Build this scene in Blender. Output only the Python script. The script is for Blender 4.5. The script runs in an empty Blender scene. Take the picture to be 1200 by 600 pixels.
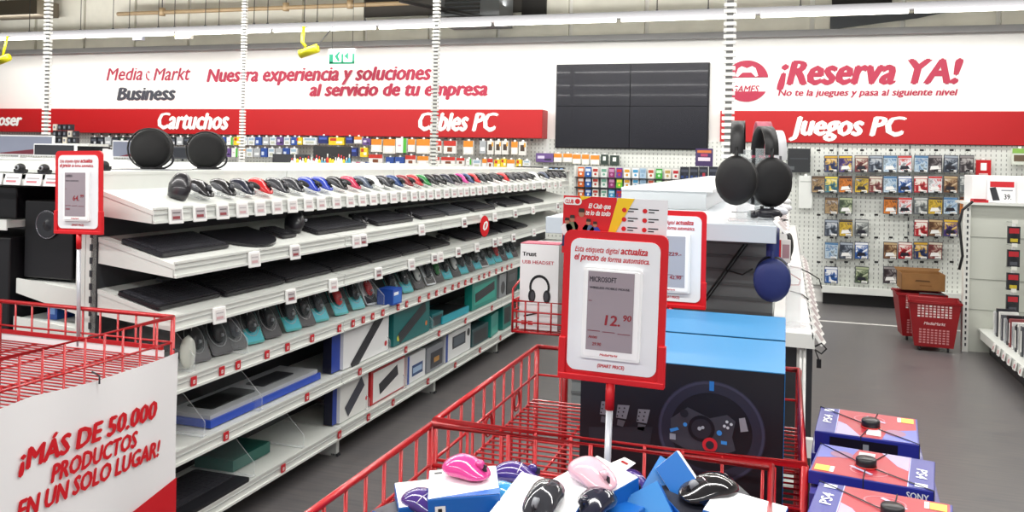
import bpy, math, random
from math import sin, cos, pi, radians
from mathutils import Vector, Matrix, Euler

random.seed(7)
SC = bpy.context.scene
COL = SC.collection

# ------------------------------------------------------------------ camera, light, exposure
A = radians(17.85); ROLL = radians(1.2)
ca, sa, cr, sr = cos(A), sin(A), cos(ROLL), sin(ROLL)
EYE = 1.55
cam_d = bpy.data.cameras.new('camera')
cam = bpy.data.objects.new('camera', cam_d); COL.objects.link(cam)
cam_d.sensor_width = 36; cam_d.lens = 30
cam_d.shift_y = -112 / 1200
cam_d.clip_start = .05; cam_d.clip_end = 100
_F = Vector((-sa, ca, 0)); _R = Vector((ca, sa, 0)); _U = Vector((0, 0, 1))
_r = _R * cr + _U * sr; _u = _U * cr - _R * sr
cam.matrix_world = Matrix(((_r.x, _u.x, -_F.x, 0), (_r.y, _u.y, -_F.y, 0), (_r.z, _u.z, -_F.z, EYE), (0, 0, 0, 1)))
SC.camera = cam

w = bpy.data.worlds.new('world'); SC.world = w; w.use_nodes = True
w.node_tree.nodes['Background'].inputs[0].default_value = (.93, .96, 1, 1)
w.node_tree.nodes['Background'].inputs[1].default_value = .38
SC.view_settings.view_transform = 'Standard'
SC.view_settings.look = 'None'
SC.view_settings.exposure = .45
SC.view_settings.gamma = 1
SC.view_settings.use_curve_mapping = False

def area(name, loc, sx, sy, power, rot=(0, 0, 0), col=(1, .98, .95)):
    d = bpy.data.lights.new(name, 'AREA'); d.shape = 'RECTANGLE'
    d.size = sx; d.size_y = sy; d.energy = power; d.color = col
    o = bpy.data.objects.new(name, d); o.location = loc; o.rotation_euler = rot
    COL.objects.link(o); return o
# rows of ceiling tubes running across the shop
area('tube_row_light', (-3.5, -1.2, 3.3), 14, .15, 220)
area('tube_row_light', (-3.5, 1.6, 3.3), 14, .15, 200)
area('tube_row_light', (-3.5, 4.4, 3.3), 14, .15, 200)
area('tube_row_light', (-3.5, 7.2, 3.3), 14, .15, 200)
area('tube_row_light', (-4.5, 9.35, 3.2), 15, .12, 130, (radians(25), 0, 0))
area('tube_row_light', (-4.5, 9.95, 3.45), 15, .12, 70, (radians(180), 0, 0))  # added uplight, standing in for the tubes' upward glow on the upper wall

# ------------------------------------------------------------------ picture helpers (measured points on real planes)
def ray(x, y):
    dx, dy = x - 600, y - 188
    u = (dx * cr + dy * sr) / 1000; v = (-dx * sr + dy * cr) / 1000
    return Vector((ca * u - sa, sa * u + ca, -v))
def at(x, y, X=None, Y=None, Z=None):
    d = ray(x, y)
    t = X / d.x if X is not None else Y / d.y if Y is not None else (Z - EYE) / d.z
    return Vector((d.x * t, d.y * t, EYE + d.z * t))
def project(X, Y, Z):
    zc = -sa * X + ca * Y; xc = ca * X + sa * Y
    u = 1000 * xc / zc; v = 1000 * (EYE - Z) / zc
    return 600 + u * cr - v * sr, 188 + u * sr + v * cr
def y_on(px, X, Z):          # where along an aisle line a column of the picture falls
    lo, hi = .4, 40.0
    for _ in range(50):
        m = (lo + hi) / 2
        if project(X, m, Z)[0] < px: lo = m
        else: hi = m
    return lo

# ------------------------------------------------------------------ materials
_M = {}
def lin(h):
    h = h.lstrip('#')
    c = [int(h[i:i + 2], 16) / 255 for i in (0, 2, 4)]
    return tuple(v / 12.92 if v <= .04045 else ((v + .055) / 1.055) ** 2.4 for v in c) + (1,)
def M(h, rough=.5, metal=0., coat=0., noise=0., scale=20., alpha=1., emit=0., bump=0.):
    k = (h, rough, metal, coat, noise, scale, alpha, emit, bump)
    if k in _M: return _M[k]
    m = bpy.data.materials.new('paint_' + h.lstrip('#')); m.use_nodes = True
    nt = m.node_tree; b = nt.nodes['Principled BSDF']
    b.inputs['Base Color'].default_value = lin(h)
    b.inputs['Roughness'].default_value = rough
    b.inputs['Metallic'].default_value = metal
    b.inputs['Coat Weight'].default_value = coat
    if noise or bump:
        tc = nt.nodes.new('ShaderNodeTexCoord'); n = nt.nodes.new('ShaderNodeTexNoise')
        n.inputs['Scale'].default_value = scale; n.inputs['Detail'].default_value = 3
        nt.links.new(tc.outputs['Object'], n.inputs['Vector'])
    if noise:
        r = nt.nodes.new('ShaderNodeValToRGB'); c = lin(h)
        r.color_ramp.elements[0].color = tuple(v * (1 - noise) for v in c[:3]) + (1,)
        r.color_ramp.elements[1].color = tuple(min(1, v * (1 + noise)) for v in c[:3]) + (1,)
        r.color_ramp.elements[0].position = .3; r.color_ramp.elements[1].position = .7
        nt.links.new(n.outputs['Fac'], r.inputs['Fac']); nt.links.new(r.outputs['Color'], b.inputs['Base Color'])
    if bump:
        bp = nt.nodes.new('ShaderNodeBump'); bp.inputs['Strength'].default_value = bump; bp.inputs['Distance'].default_value = .004
        nt.links.new(n.outputs['Fac'], bp.inputs['Height']); nt.links.new(bp.outputs['Normal'], b.inputs['Normal'])
    if alpha < 1:
        b.inputs['Alpha'].default_value = alpha
    if emit:
        b.inputs['Emission Color'].default_value = lin(h); b.inputs['Emission Strength'].default_value = emit
    _M[k] = m; return m
WHITE = M('#efefec', .4); METALW = M('#dcdfda', .35, noise=.03, scale=6)
BLACK = M('#0c0c0e', .5); SATIN = M('#1b1a20', .3, coat=.3)
RED = M('#b80812', .45); WIRE = M('#b30813', .35, coat=.4)
CLEAR = M('#dfe8ea', .08, alpha=.16); CLEAR2 = M('#eef2f4', .1, alpha=.3)
CHROME = M('#c9ccd0', .22, metal=.9); GREY = M('#8d9096', .5); DARK = M('#2a2b31', .5)
def pegboard():
    m = bpy.data.materials.new('perforated_white_board'); m.use_nodes = True
    nt = m.node_tree; b = nt.nodes['Principled BSDF']; b.inputs['Roughness'].default_value = .45
    tc = nt.nodes.new('ShaderNodeTexCoord'); sp = nt.nodes.new('ShaderNodeSeparateXYZ')
    nt.links.new(tc.outputs['Object'], sp.inputs[0])
    outs = []
    for ax, pitch in (('X', .05), ('Z', .05)):
        mu = nt.nodes.new('ShaderNodeMath'); mu.operation = 'DIVIDE'; mu.inputs[1].default_value = pitch
        fr = nt.nodes.new('ShaderNodeMath'); fr.operation = 'FRACT'
        lt = nt.nodes.new('ShaderNodeMath'); lt.operation = 'LESS_THAN'; lt.inputs[1].default_value = .2 if ax == 'X' else .5
        nt.links.new(sp.outputs[ax], mu.inputs[0]); nt.links.new(mu.outputs[0], fr.inputs[0]); nt.links.new(fr.outputs[0], lt.inputs[0])
        outs.append(lt)
    an = nt.nodes.new('ShaderNodeMath'); an.operation = 'MULTIPLY'
    nt.links.new(outs[0].outputs[0], an.inputs[0]); nt.links.new(outs[1].outputs[0], an.inputs[1])
    mx = nt.nodes.new('ShaderNodeMix'); mx.data_type = 'RGBA'
    mx.inputs[6].default_value = lin('#dde0da'); mx.inputs[7].default_value = lin('#9a9d98')
    nt.links.new(an.outputs[0], mx.inputs[0]); nt.links.new(mx.outputs[2], b.inputs['Base Color'])
    return m
PEG = pegboard()
_A = {}
def art(base, acc, seed=0, third='#e4e2de', scale=14):
    k = (base, acc, seed, third, scale)
    if k in _A: return _A[k]
    m = bpy.data.materials.new('printed_cover_' + base.lstrip('#')); m.use_nodes = True
    nt = m.node_tree; b = nt.nodes['Principled BSDF']; b.inputs['Roughness'].default_value = .3
    tc = nt.nodes.new('ShaderNodeTexCoord'); mp = nt.nodes.new('ShaderNodeMapping'); mp.inputs['Location'].default_value = (seed * 3.7, seed * 1.3, seed * 2.1)
    n = nt.nodes.new('ShaderNodeTexNoise'); n.inputs['Scale'].default_value = scale; n.inputs['Detail'].default_value = 4; n.inputs['Distortion'].default_value = .8
    r = nt.nodes.new('ShaderNodeValToRGB'); r.color_ramp.interpolation = 'LINEAR'
    e = r.color_ramp.elements; e[0].position = .36; e[0].color = tuple(v * .35 for v in lin(base)[:3]) + (1,); e[1].position = .70; e[1].color = lin(third)
    q = e.new(.47); q.color = lin(base); q = e.new(.55); q.color = lin(acc)
    nt.links.new(tc.outputs['Object'], mp.inputs[0]); nt.links.new(mp.outputs[0], n.inputs['Vector']); nt.links.new(n.outputs['Fac'], r.inputs['Fac']); nt.links.new(r.outputs['Color'], b.inputs['Base Color'])
    _A[k] = m; return m
def floor_mat():
    m = bpy.data.materials.new('grey_vinyl_plank'); m.use_nodes = True
    nt = m.node_tree; b = nt.nodes['Principled BSDF']; b.inputs['Roughness'].default_value = .42
    tc = nt.nodes.new('ShaderNodeTexCoord'); mp = nt.nodes.new('ShaderNodeMapping'); mp.inputs['Scale'].default_value = (1.2, 18, 1)
    n = nt.nodes.new('ShaderNodeTexNoise'); n.inputs['Scale'].default_value = 3; n.inputs['Detail'].default_value = 5
    r = nt.nodes.new('ShaderNodeValToRGB')
    r.color_ramp.elements[0].color = lin('#525156'); r.color_ramp.elements[0].position = .25
    r.color_ramp.elements[1].color = lin('#74706d'); r.color_ramp.elements[1].position = .8
    nt.links.new(tc.outputs['Object'], mp.inputs[0]); nt.links.new(mp.outputs[0], n.inputs['Vector'])
    nt.links.new(n.outputs['Fac'], r.inputs['Fac']); nt.links.new(r.outputs['Color'], b.inputs['Base Color'])
    rr = nt.nodes.new('ShaderNodeMapRange'); rr.inputs[3].default_value = .24; rr.inputs[4].default_value = .42
    nt.links.new(n.outputs['Fac'], rr.inputs[0]); nt.links.new(rr.outputs[0], b.inputs['Roughness'])
    return m

# ------------------------------------------------------------------ mesh helpers
I4 = Matrix.Identity(4)
def frame(o, right, up):
    r = Vector(right).normalized(); u = Vector(up).normalized(); n = r.cross(u)
    return Matrix(((r.x, u.x, n.x, o[0]), (r.y, u.y, n.y, o[1]), (r.z, u.z, n.z, o[2]), (0, 0, 0, 1)))
def FR(x=0, y=0, z=0): return frame((x, y, z), (1, 0, 0), (0, 0, 1))      # a face that looks towards -Y
_T = {}
def text_mesh(s, bold, res=2):
    k = (s, bold)
    if k not in _T:
        cu = bpy.data.curves.new('lettering', 'FONT'); cu.body = s; cu.resolution_u = res; cu.offset = bold
        ob = bpy.data.objects.new('lettering', cu); me = ob.to_mesh()
        vs = [v.co.copy() for v in me.vertices]; fs = [tuple(p.vertices) for p in me.polygons]
        bpy.data.objects.remove(ob); bpy.data.curves.remove(cu)
        x0 = min(v.x for v in vs); x1 = max(v.x for v in vs)
        _T[k] = (vs, fs, x0, x1)
    return _T[k]
class MB:
    def __init__(s): s.v = []; s.f = []; s.mi = []; s.sm = []; s.mats = []
    def slot(s, m):
        if m not in s.mats: s.mats.append(m)
        return s.mats.index(m)
    def add(s, vs, fs, m, T=None, smooth=False):
        b = len(s.v); k = s.slot(m)
        s.v.extend([(T @ Vector(v)) if T is not None else Vector(v) for v in vs])
        for f in fs:
            s.f.append(tuple(i + b for i in f)); s.mi.append(k); s.sm.append(smooth)
        return s
    def box(s, x0, y0, z0, x1, y1, z1, m, T=None):
        vs = [(x0, y0, z0), (x1, y0, z0), (x1, y1, z0), (x0, y1, z0), (x0, y0, z1), (x1, y0, z1), (x1, y1, z1), (x0, y1, z1)]
        return s.add(vs, [(3, 2, 1, 0), (4, 5, 6, 7), (0, 1, 5, 4), (1, 2, 6, 5), (2, 3, 7, 6), (3, 0, 4, 7)], m, T)
    def poly(s, pts, m, T=None): return s.add(pts, [tuple(range(len(pts)))], m, T)
    def prism(s, pts, z0, z1, m, T=None, m2=None):
        n = len(pts)
        vs = [(p[0], p[1], z0) for p in pts] + [(p[0], p[1], z1) for p in pts]
        s.add(vs, [tuple(range(n - 1, -1, -1))] + [(i, (i + 1) % n, n + (i + 1) % n, n + i) for i in range(n)], m, T)
        return s.add(vs[n:], [tuple(range(n))], m2 or m, T)
    def tube(s, pts, r, m, n=6, closed=False, T=None, caps=True):
        pts = [Vector(p) for p in pts]; N = len(pts); vs = []; prev = None
        for i, p in enumerate(pts):
            if closed: d = pts[(i + 1) % N] - pts[i - 1]
            else: d = pts[min(i + 1, N - 1)] - pts[max(i - 1, 0)]
            if d.length < 1e-9: d = Vector((0, 0, 1))
            d.normalize()
            if prev is None:
                a = Vector((0, 0, 1)) if abs(d.z) < .9 else Vector((1, 0, 0))
                u = d.cross(a).normalized()
            else:
                u = prev - d * prev.dot(d)
                u = u.normalized() if u.length > 1e-6 else d.orthogonal().normalized()
            prev = u; q = d.cross(u)
            rr = r[i] if isinstance(r, (list, tuple)) else r
            for k in range(n):
                t = 2 * pi * k / n
                vs.append(p + u * rr * cos(t) + q * rr * sin(t))
        fs = []
        for i in range(N if closed else N - 1):
            j = (i + 1) % N
            for k in range(n):
                l = (k + 1) % n
                fs.append((i * n + k, i * n + l, j * n + l, j * n + k))
        if caps and not closed:
            fs.append(tuple(range(n - 1, -1, -1))); fs.append(tuple((N - 1) * n + k for k in range(n)))
        return s.add(vs, fs, m, T, smooth=n > 4)
    def lathe(s, prof, m, n=20, T=None, smooth=True):
        vs = []; fs = []; P = len(prof)
        for r, z in prof:
            for k in range(n):
                t = 2 * pi * k / n; vs.append((r * cos(t), r * sin(t), z))
        for i in range(P - 1):
            for k in range(n):
                l = (k + 1) % n; fs.append((i * n + k, i * n + l, (i + 1) * n + l, (i + 1) * n + k))
        fs.append(tuple(range(n - 1, -1, -1))); fs.append(tuple((P - 1) * n + k for k in range(n)))
        return s.add(vs, fs, m, T, smooth)
    def ball(s, c, r, m, nu=16, nv=8, T=None, power=1., flat=None):
        vs = []; fs = []
        for j in range(nv + 1):
            ph = -pi / 2 + pi * j / nv
            for i in range(nu):
                th = 2 * pi * i / nu
                def sg(v): return math.copysign(abs(v) ** power, v)
                x = sg(cos(ph)) * sg(cos(th)); y = sg(cos(ph)) * sg(sin(th)); z = sg(sin(ph))
                if flat is not None and z < flat: z = flat
                vs.append((c[0] + r[0] * x, c[1] + r[1] * y, c[2] + r[2] * z))
        for j in range(nv):
            for i in range(nu):
                l = (i + 1) % nu; fs.append((j * nu + i, j * nu + l, (j + 1) * nu + l, (j + 1) * nu + i))
        return s.add(vs, fs, m, T, True)
    # flat print on a face given by a frame T: x right, y up, lifted by l
    def rect(s, x0, y0, x1, y1, m, T, l=.0008): return s.add([(x0, y0, l), (x1, y0, l), (x1, y1, l), (x0, y1, l)], [(0, 1, 2, 3)], m, T)
    def shape(s, pts, m, T, l=.0008): return s.add([(p[0], p[1], l) for p in pts], [tuple(range(len(pts)))], m, T)
    def disc(s, x, y, r, m, T, l=.0008, n=20, ry=None, r0=0):
        ry = ry or r
        o = [(x + r * cos(2 * pi * k / n), y + ry * sin(2 * pi * k / n), l) for k in range(n)]
        if not r0: return s.add(o, [tuple(range(n))], m, T)
        q = r0 / r
        i = [(x + r0 * cos(2 * pi * k / n), y + ry * q * sin(2 * pi * k / n), l) for k in range(n)]
        return s.add(o + i, [(k, (k + 1) % n, n + (k + 1) % n, n + k) for k in range(n)], m, T)
    def text(s, t, x, y, h, m, T, width=None, align='l', shear=.2, sx=.8, bold=.02, l=.0012):
        heavy = bold > .001; e = bold * .8
        vs, fs, x0, x1 = text_mesh(t, 0 if heavy else bold)
        sc = h / .72
        if heavy and t != t.upper():            # heavy display face with tall lower case
            vs = [Vector((v.x, v.y if v.y < 0 else v.y * 1.22 if v.y < .53 else .6466 + (v.y - .53) * .5, 0)) for v in vs]
        kx = width / (x1 - x0) if width else sc * sx
        off = {'l': 0, 'c': -(x1 - x0) * kx / 2, 'r': -(x1 - x0) * kx}[align]
        for j, (dx, dy) in enumerate(((-e, 0), (e, 0), (0, e * .6), (0, -e * .6), (-e / 2, 0), (e / 2, 0)) if heavy else ((0, 0),)):
            s.add([(x + off + (v.x - x0 + dx) * kx + v.y * sc * shear, y + (v.y + dy) * sc, l + j * .00002) for v in vs], fs, m, T)
        return s
    def mesh(s, name):
        me = bpy.data.meshes.new(name)
        me.from_pydata([tuple(v) for v in s.v], [], s.f)
        for m in s.mats: me.materials.append(m)
        me.polygons.foreach_set('material_index', s.mi)
        me.polygons.foreach_set('use_smooth', s.sm)
        me.update(); return me

def place(T=None, loc=(0, 0, 0), rz=0, rx=0, ry=0):
    if T is not None: return T
    return Matrix.Translation(loc) @ Euler((rx, ry, rz), 'XYZ').to_matrix().to_4x4()
_labels = {}
def tagit(o, label, cat, group=None, kind=None):
    n = len(label.split())
    if not 4 <= n <= 16: print('LABEL LEN', n, label)
    if label in _labels: print('DUP LABEL', label)
    _labels[label] = 1
    o['label'] = label; o['category'] = cat
    if group: o['group'] = group
    if kind: o['kind'] = kind
def _mk(name, me, parent=None, bevel=0):
    o = bpy.data.objects.new(name, me); COL.objects.link(o)
    if parent is not None: o.parent = parent
    if bevel:
        b = o.modifiers.new('bevel', 'BEVEL'); b.width = bevel; b.segments = 2; b.limit_method = 'ANGLE'; b.angle_limit = radians(50)
    return o
def parts_under(root, parts):
    for p in parts:
        name, mb = p[0], p[1]
        me = mb if isinstance(mb, bpy.types.Mesh) else mb.mesh(name)
        o = _mk(name, me, root)
        opt = p[2] if len(p) > 2 else {}
        if 'T' in opt: o.matrix_basis = opt['T']
        if 'label' in opt: o['label'] = opt['label']
        if 'kind' in opt: o['kind'] = opt['kind']
        if 'bevel' in opt:
            b = o.modifiers.new('bevel', 'BEVEL'); b.width = opt['bevel']; b.segments = 2; b.limit_method = 'ANGLE'; b.angle_limit = radians(50)
        if 'sub' in opt: parts_under(o, opt['sub'])
def thing(name, label, cat, parts, loc=(0, 0, 0), rz=0, rx=0, ry=0, group=None, T=None):
    """an Empty at the thing's base with its parts below it"""
    o = bpy.data.objects.new(name, None); COL.objects.link(o); o.empty_display_size = .05
    o.matrix_world = place(T, loc, rz, rx, ry)
    tagit(o, label, cat, group); parts_under(o, parts); return o
def single(name, label, cat, mb, loc=(0, 0, 0), rz=0, rx=0, ry=0, group=None, T=None, bevel=0, kind=None):
    me = mb if isinstance(mb, bpy.types.Mesh) else mb.mesh(name)
    o = _mk(name, me, None, bevel); o.matrix_world = place(T, loc, rz, rx, ry)
    tagit(o, label, cat, group, kind); return o
def structure(name, mb, bevel=0):
    o = _mk(name, mb.mesh(name), None, bevel); o['kind'] = 'structure'; return o
_O = ['', 'first', 'second', 'third', 'fourth', 'fifth', 'sixth', 'seventh', 'eighth', 'ninth', 'tenth', 'eleventh', 'twelfth', 'thirteenth',
      'fourteenth', 'fifteenth', 'sixteenth', 'seventeenth', 'eighteenth', 'nineteenth', 'twentieth']
def nth(n):
    if n <= 20: return _O[n]
    t = {2: 'twenty', 3: 'thirty', 4: 'forty', 5: 'fifty', 6: 'sixty'}[n // 10]
    return (t[:-1] + 'ieth') if n % 10 == 0 else t + '-' + _O[n % 10]
def rounded(w, h, r, n=5, x0=0, y0=0):
    out = []
    for cx, cy, a0 in ((w - r, r, -pi / 2), (w - r, h - r, 0), (r, h - r, pi / 2), (r, r, pi)):
        for k in range(n + 1):
            t = a0 + pi / 2 * k / n; out.append((x0 + cx + r * cos(t), y0 + cy + r * sin(t)))
    return out
def band(a, b, n):
    return [a + (b - a) * k / n for k in range(n + 1)]

# ================================================================== THE SETTING
m = MB(); m.box(-16, -3, -.1, 9, 12.5, 0, floor_mat()); structure('floor', m)
m = MB(); m.box(-16, 10.45, 0, 9, 10.6, 4.4, M('#f4f3ef', .6)); structure('wall_back', m)
m = MB(); m.box(-16.2, -3, 0, -16, 12.5, 4.4, M('#e8e6e0', .6)); structure('wall_left', m)
m = MB(); m.box(7, -3, 0, 7.2, 12.5, 4.4, M('#e8e6e0', .6)); structure('wall_right', m)
m = MB(); m.box(-16, -3, 4.4, 9, 12.5, 4.5, M('#d6d2c8', .8)); structure('ceiling', m)
m = MB(); m.box(-16, 10.33, 3.05, 7, 10.45, 3.12, M('#8f8f90', .5)); structure('trim_1', m)
m = MB(); m.box(-.1, 9.12, 0, 6.9, 9.17, .003, M('#d9d9d6', .5)); structure('trim_2', m)
WOOD = M('#d6d4c8', .7, noise=.08, scale=3)
m = MB()
for x in band(-15, 6, 22): m.box(x, 10.40, 3.12, x + .9, 10.45, 4.39, WOOD)
structure('trim_3', m)
m = MB(); a, b = at(612, 0, Y=10.38), at(640, 22, Y=10.38)
m.box(a.x, 10.36, b.z, b.x, 10.40, 4.38, M('#1c1a18', .8)); 
a, b = at(975, 0, Y=10.38), at(1045, 8, Y=10.38); m.box(a.x, 10.36, b.z, b.x, 10.40, 4.38, M('#1c1a18', .8))
a, b = at(428, 0, Y=10.38), at(612, 14, Y=10.38); m.box(a.x, 10.36, b.z, b.x, 10.40, 4.38, M('#3a3733', .8))
structure('ceiling_void_shade', m)  # flat dark panels painted as the shade inside openings to the ceiling space
m = MB()
a, b = at(973, 20, Y=10.38), at(1110, 28, Y=10.38)
m.prism([(a.x, a.z), (b.x, a.z + .02), (b.x - .3, a.z - .04), (a.x, b.z - .03)], 0, .03, M('#3f4347', .6), frame((0, 10.40, 0), (1, 0, 0), (0, 0, 1)))
structure('wall_gap_shade', m)  # flat dark sheet standing in for a shaded gap in the upper wall

# ------------------------------------------------------------------ header bands and lettering on the back wall
def wall_text(mb, s, x0, x1, yb, yt, Y, col, **k):
    p, q = at(x0, yb, Y=Y), at(x1, yb, Y=Y); t = at((x0 + x1) / 2, yt, Y=Y); bm = at((x0 + x1) / 2, yb, Y=Y)
    h = t.z - bm.z; sh = k.pop('shear', .22)
    mb.text(s, p.x, bm.z, h, col, FR(0, Y, 0), width=(q.x - p.x) - h * sh, shear=sh, l=.004, **k)
REDP = M('#b20b12', .42)
m = MB(); m.box(-15.9, 10.2, 1.832, -2.9, 10.447, 2.19, REDP)
LT = []
for s, x0, x1, yb, yt in (('oser', -2, 26, 147, 135), ('Cartuchos', 184, 269, 151, 133), ('Cables PC', 489, 583, 153, 133)):
    t = MB(); wall_text(t, s, x0, x1, yb, yt, 10.2, WHITE, bold=.07); LT.append(('lettering', t))
thing('header_panel', 'long red header band lettered Cartuchos and Cables PC above the left wall', 'header panel',
      [('panel', m, {'bevel': .004})] + LT)
m = MB(); m.box(-.76, 10.36, 1.824, 6.9, 10.447, 2.19, REDP)
t = MB(); wall_text(t, 'Juegos PC', 927, 1061, 158.5, 137.5, 10.36, WHITE, bold=.07)
thing('header_panel', 'red header band lettered Juegos PC above the games wall', 'header panel', [('panel', m, {'bevel': .004}), ('lettering', t)])
PINK = M('#a82844', .6)
def lettering(label, rows):
    t = MB()
    for s, x0, x1, yb, yt, c, k in rows: wall_text(t, s, x0, x1, yb, yt, 10.447, c, **k)
    single('wall_lettering', label, 'wall lettering', t)
t = MB()
wall_text(t, 'Media', 125, 169, 94, 80, 10.447, PINK, bold=.02, shear=.25)
wall_text(t, 'Markt', 180, 224, 94, 80, 10.447, PINK, bold=.02, shear=.25)
p = at(174, 87, Y=10.447); sw = FR(p.x, 10.447, p.z)
t.add([(.03 * k * cos(k * .8) * .4, .03 * k * sin(k * .8) * .55, .004) for k in range(8)] + [(.03 * k * cos(k * .8) * .4 + .02, .03 * k * sin(k * .8) * .55 + .014, .004) for k in range(8)],
      [(k, k + 1, k + 9, k + 8) for k in range(7)], PINK, sw)
b = MB(); wall_text(b, 'Business', 138, 206, 117, 103, 10.447, M('#3c4049', .6), bold=.07)
thing('wall_logo', 'thin red store logo over dark grey word Business on the white wall', 'wall logo', [('logo_mark', t), ('lettering', b)])
lettering('dark pink slogan Nuestra experiencia y soluciones on the white wall', [('Nuestra experiencia y soluciones', 243, 506, 94.5, 79.5, PINK, dict(bold=.06))])
lettering('dark pink slogan line al servicio de tu empresa on the white wall', [('al servicio de tu empresa', 363, 573, 112, 98, PINK, dict(bold=.07))])
lettering('large dark pink lettering ¡Reserva YA! on the white wall', [('¡Reserva YA!', 913, 1127, 98, 71, PINK, dict(bold=.07))])
lettering('small dark pink line No te la juegues below the big lettering', [('No te la juegues y pasa al siguiente nivel', 912, 1122, 112, 105, PINK, dict(bold=.045))])
# round GAMES badge: red disc cut by a white band
p = at(875, 95, Y=10.447); R0 = .245; T = FR(p.x, 10.447, p.z); m = MB(); 
m.prism([(R0 * cos(t_), .02 + (R0 - .02) * sin(t_)) for t_ in band(.1, pi - .1, 20)], 0, .006, PINK, T)
m.prism([(R0 * cos(t_), -.03 + (R0 - .03) * sin(t_)) for t_ in band(-pi + .45, -.45, 20)], 0, .006, PINK, T)
g = MB()
g.shape([(-.13, .06), (-.10, .15), (-.06, .175), (0, .15), (.06, .175), (.10, .15), (.13, .06), (.10, .05), (.05, .10), (-.05, .10), (-.10, .05)], WHITE, T, l=.009)
wall_text(g, 'GAMES', 857, 890, 108, 100, 10.447, PINK, bold=.03)
thing('wall_badge', 'round red games badge with white controller on the white wall', 'wall badge', [('disc', m), ('symbol', g)])

# ------------------------------------------------------------------ video wall
a, b = at(653, 76.5, Y=10.36), at(828.5, 175, Y=10.36)
m = MB(); m.box(a.x - .01, 10.37, b.z - .01, b.x + .01, 10.45, a.z + .01, M('#0c0c10', .5))
W2 = (b.x - a.x) / 2; H2 = (a.z - b.z) / 2; ps = [('back_frame', m)]
for i in (0, 1):
    for j in (0, 1):
        q = MB(); q.box(a.x + i * W2 + .004, 10.345, b.z + j * H2 + .003, a.x + (i + 1) * W2 - .004, 10.37, b.z + (j + 1) * H2 - .003, M('#0d0d18', .22, coat=.2)); ps.append(('screen', q))
thing('video_wall', 'large black video wall of four screens on the white wall', 'screen', ps)

# ------------------------------------------------------------------ ceiling fittings along the back wall
def tube_row(z, Y, label, x0=-14, x1=6.8):
    g = MB(); g.box(x0, Y - .03, z + .02, x1, Y + .09, z + .09, M('#77777a', .6))
    LT = []; x = x0
    while x < x1:
        l = MB(); LT.append(('lamp_tube', l)); l.tube([(x + .02, Y, z), (min(x + 1.5, x1) - .02, Y, z)], .022, M('#fffdf6', emit=4.5), n=8); x += 1.52
    e = MB(); e.box(x0, Y - .02, z - .01, x0 + .03, Y + .02, z + .02, WHITE)
    thing('tube_light_row', label, 'ceiling light', [('housing', g), ('end_cap', e)] + LT)
tube_row(3.17, 9.6, 'long row of bright fluorescent tubes under grey rail near the back wall')
BR = M('#8a7657', .5)
m = MB(); p, q = at(100, 18, Y=10.2), at(480, 8, Y=10.2); m.tube([(p.x + .6, 10.2, p.z), (q.x, 10.2, p.z - .01)], .03, BR, n=8)
hg = []
for px in (190, 335, 410):
    c = MB(); hg.append(('pipe_hanger', c)); u = at(px, 14, Y=10.2); c.tube([(u.x, 10.2, p.z - .05), (u.x, 10.2, p.z + .06)], .045, BR, n=8); c.tube([(u.x, 10.2, p.z + .06), (u.x, 10.2, 4.39)], .008, DARK, n=4)
thing('sprinkler_pipe', 'brownish pipe running along the top of the back wall', 'pipe', [('pipe', m)] + hg)
wires = [133, 152, 186, 205, 241, 257, 298, 314, 357, 372, 428, 35, 95, 770, 830, 938]
proto = MB(); proto.tube([(0, 0, 3.26), (0, 0, 4.39)], .006, M('#3a3a3a', .5), n=4); proto.box(-.012, -.012, 3.25, .012, .012, 3.28, DARK); proto = proto.mesh('suspension_wire')
for i, px in enumerate(sorted(wires)):
    single('suspension_wire', f'thin dark wire holding the tube light row, {nth(i+1)} from the left', 'wire', proto, (at(px, 10, Y=9.63).x, 9.63, 0), group='wires holding the tube lights')
# air handling box with louvre
p = at(570, 18, Y=9.3); x1 = p.x; x0 = at(495, 18, Y=9.3).x; zb = p.z
m = MB(); m.box(x0, 9.75, zb, x1, 10.3, 4.1, M('#6f7274', .5)); l = MB()
for k in range(12): l.box(x0 + .1, 9.73, zb + .06 + k * .05, x1 - .25, 9.76, zb + .085 + k * .05, M('#3a3a38', .5))
r_ = MB(); r_.tube([(x0 - .5, 9.72, zb + .3), (x1 - .1, 9.72, zb + .02)], .03, M('#2b2b2c', .5)); r_.tube([(x0 - .1, 9.72, zb + .06), (x1 + .3, 9.72, zb + .01)], .022, M('#b9bbbb', .4))
h = MB()
for xx in (x0 + .1, x1 - .1): h.tube([(xx, 10.0, 4.1), (xx, 10.0, 4.39)], .012, DARK, n=5)
thing('air_handling_unit', 'grey ceiling air unit with dark louvres above the tube lights', 'air unit', [('casing', m, {'bevel': .01}), ('louvre', l), ('brace', r_), ('hanger', h)])
# duct on the far left top
p = at(0, 18, Y=10.0); q = at(50, 5, Y=10.0)
m = MB(); m.box(p.x - .3, 9.9, p.z - .02, q.x, 10.3, p.z + .2, M('#5b5446', .7)); m.tube([(p.x, 10.1, p.z + .2), (p.x, 10.1, 4.39)], .01, DARK, n=5)
single('cable_duct', 'brown cable duct under the ceiling at the far left', 'duct', m)
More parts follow.
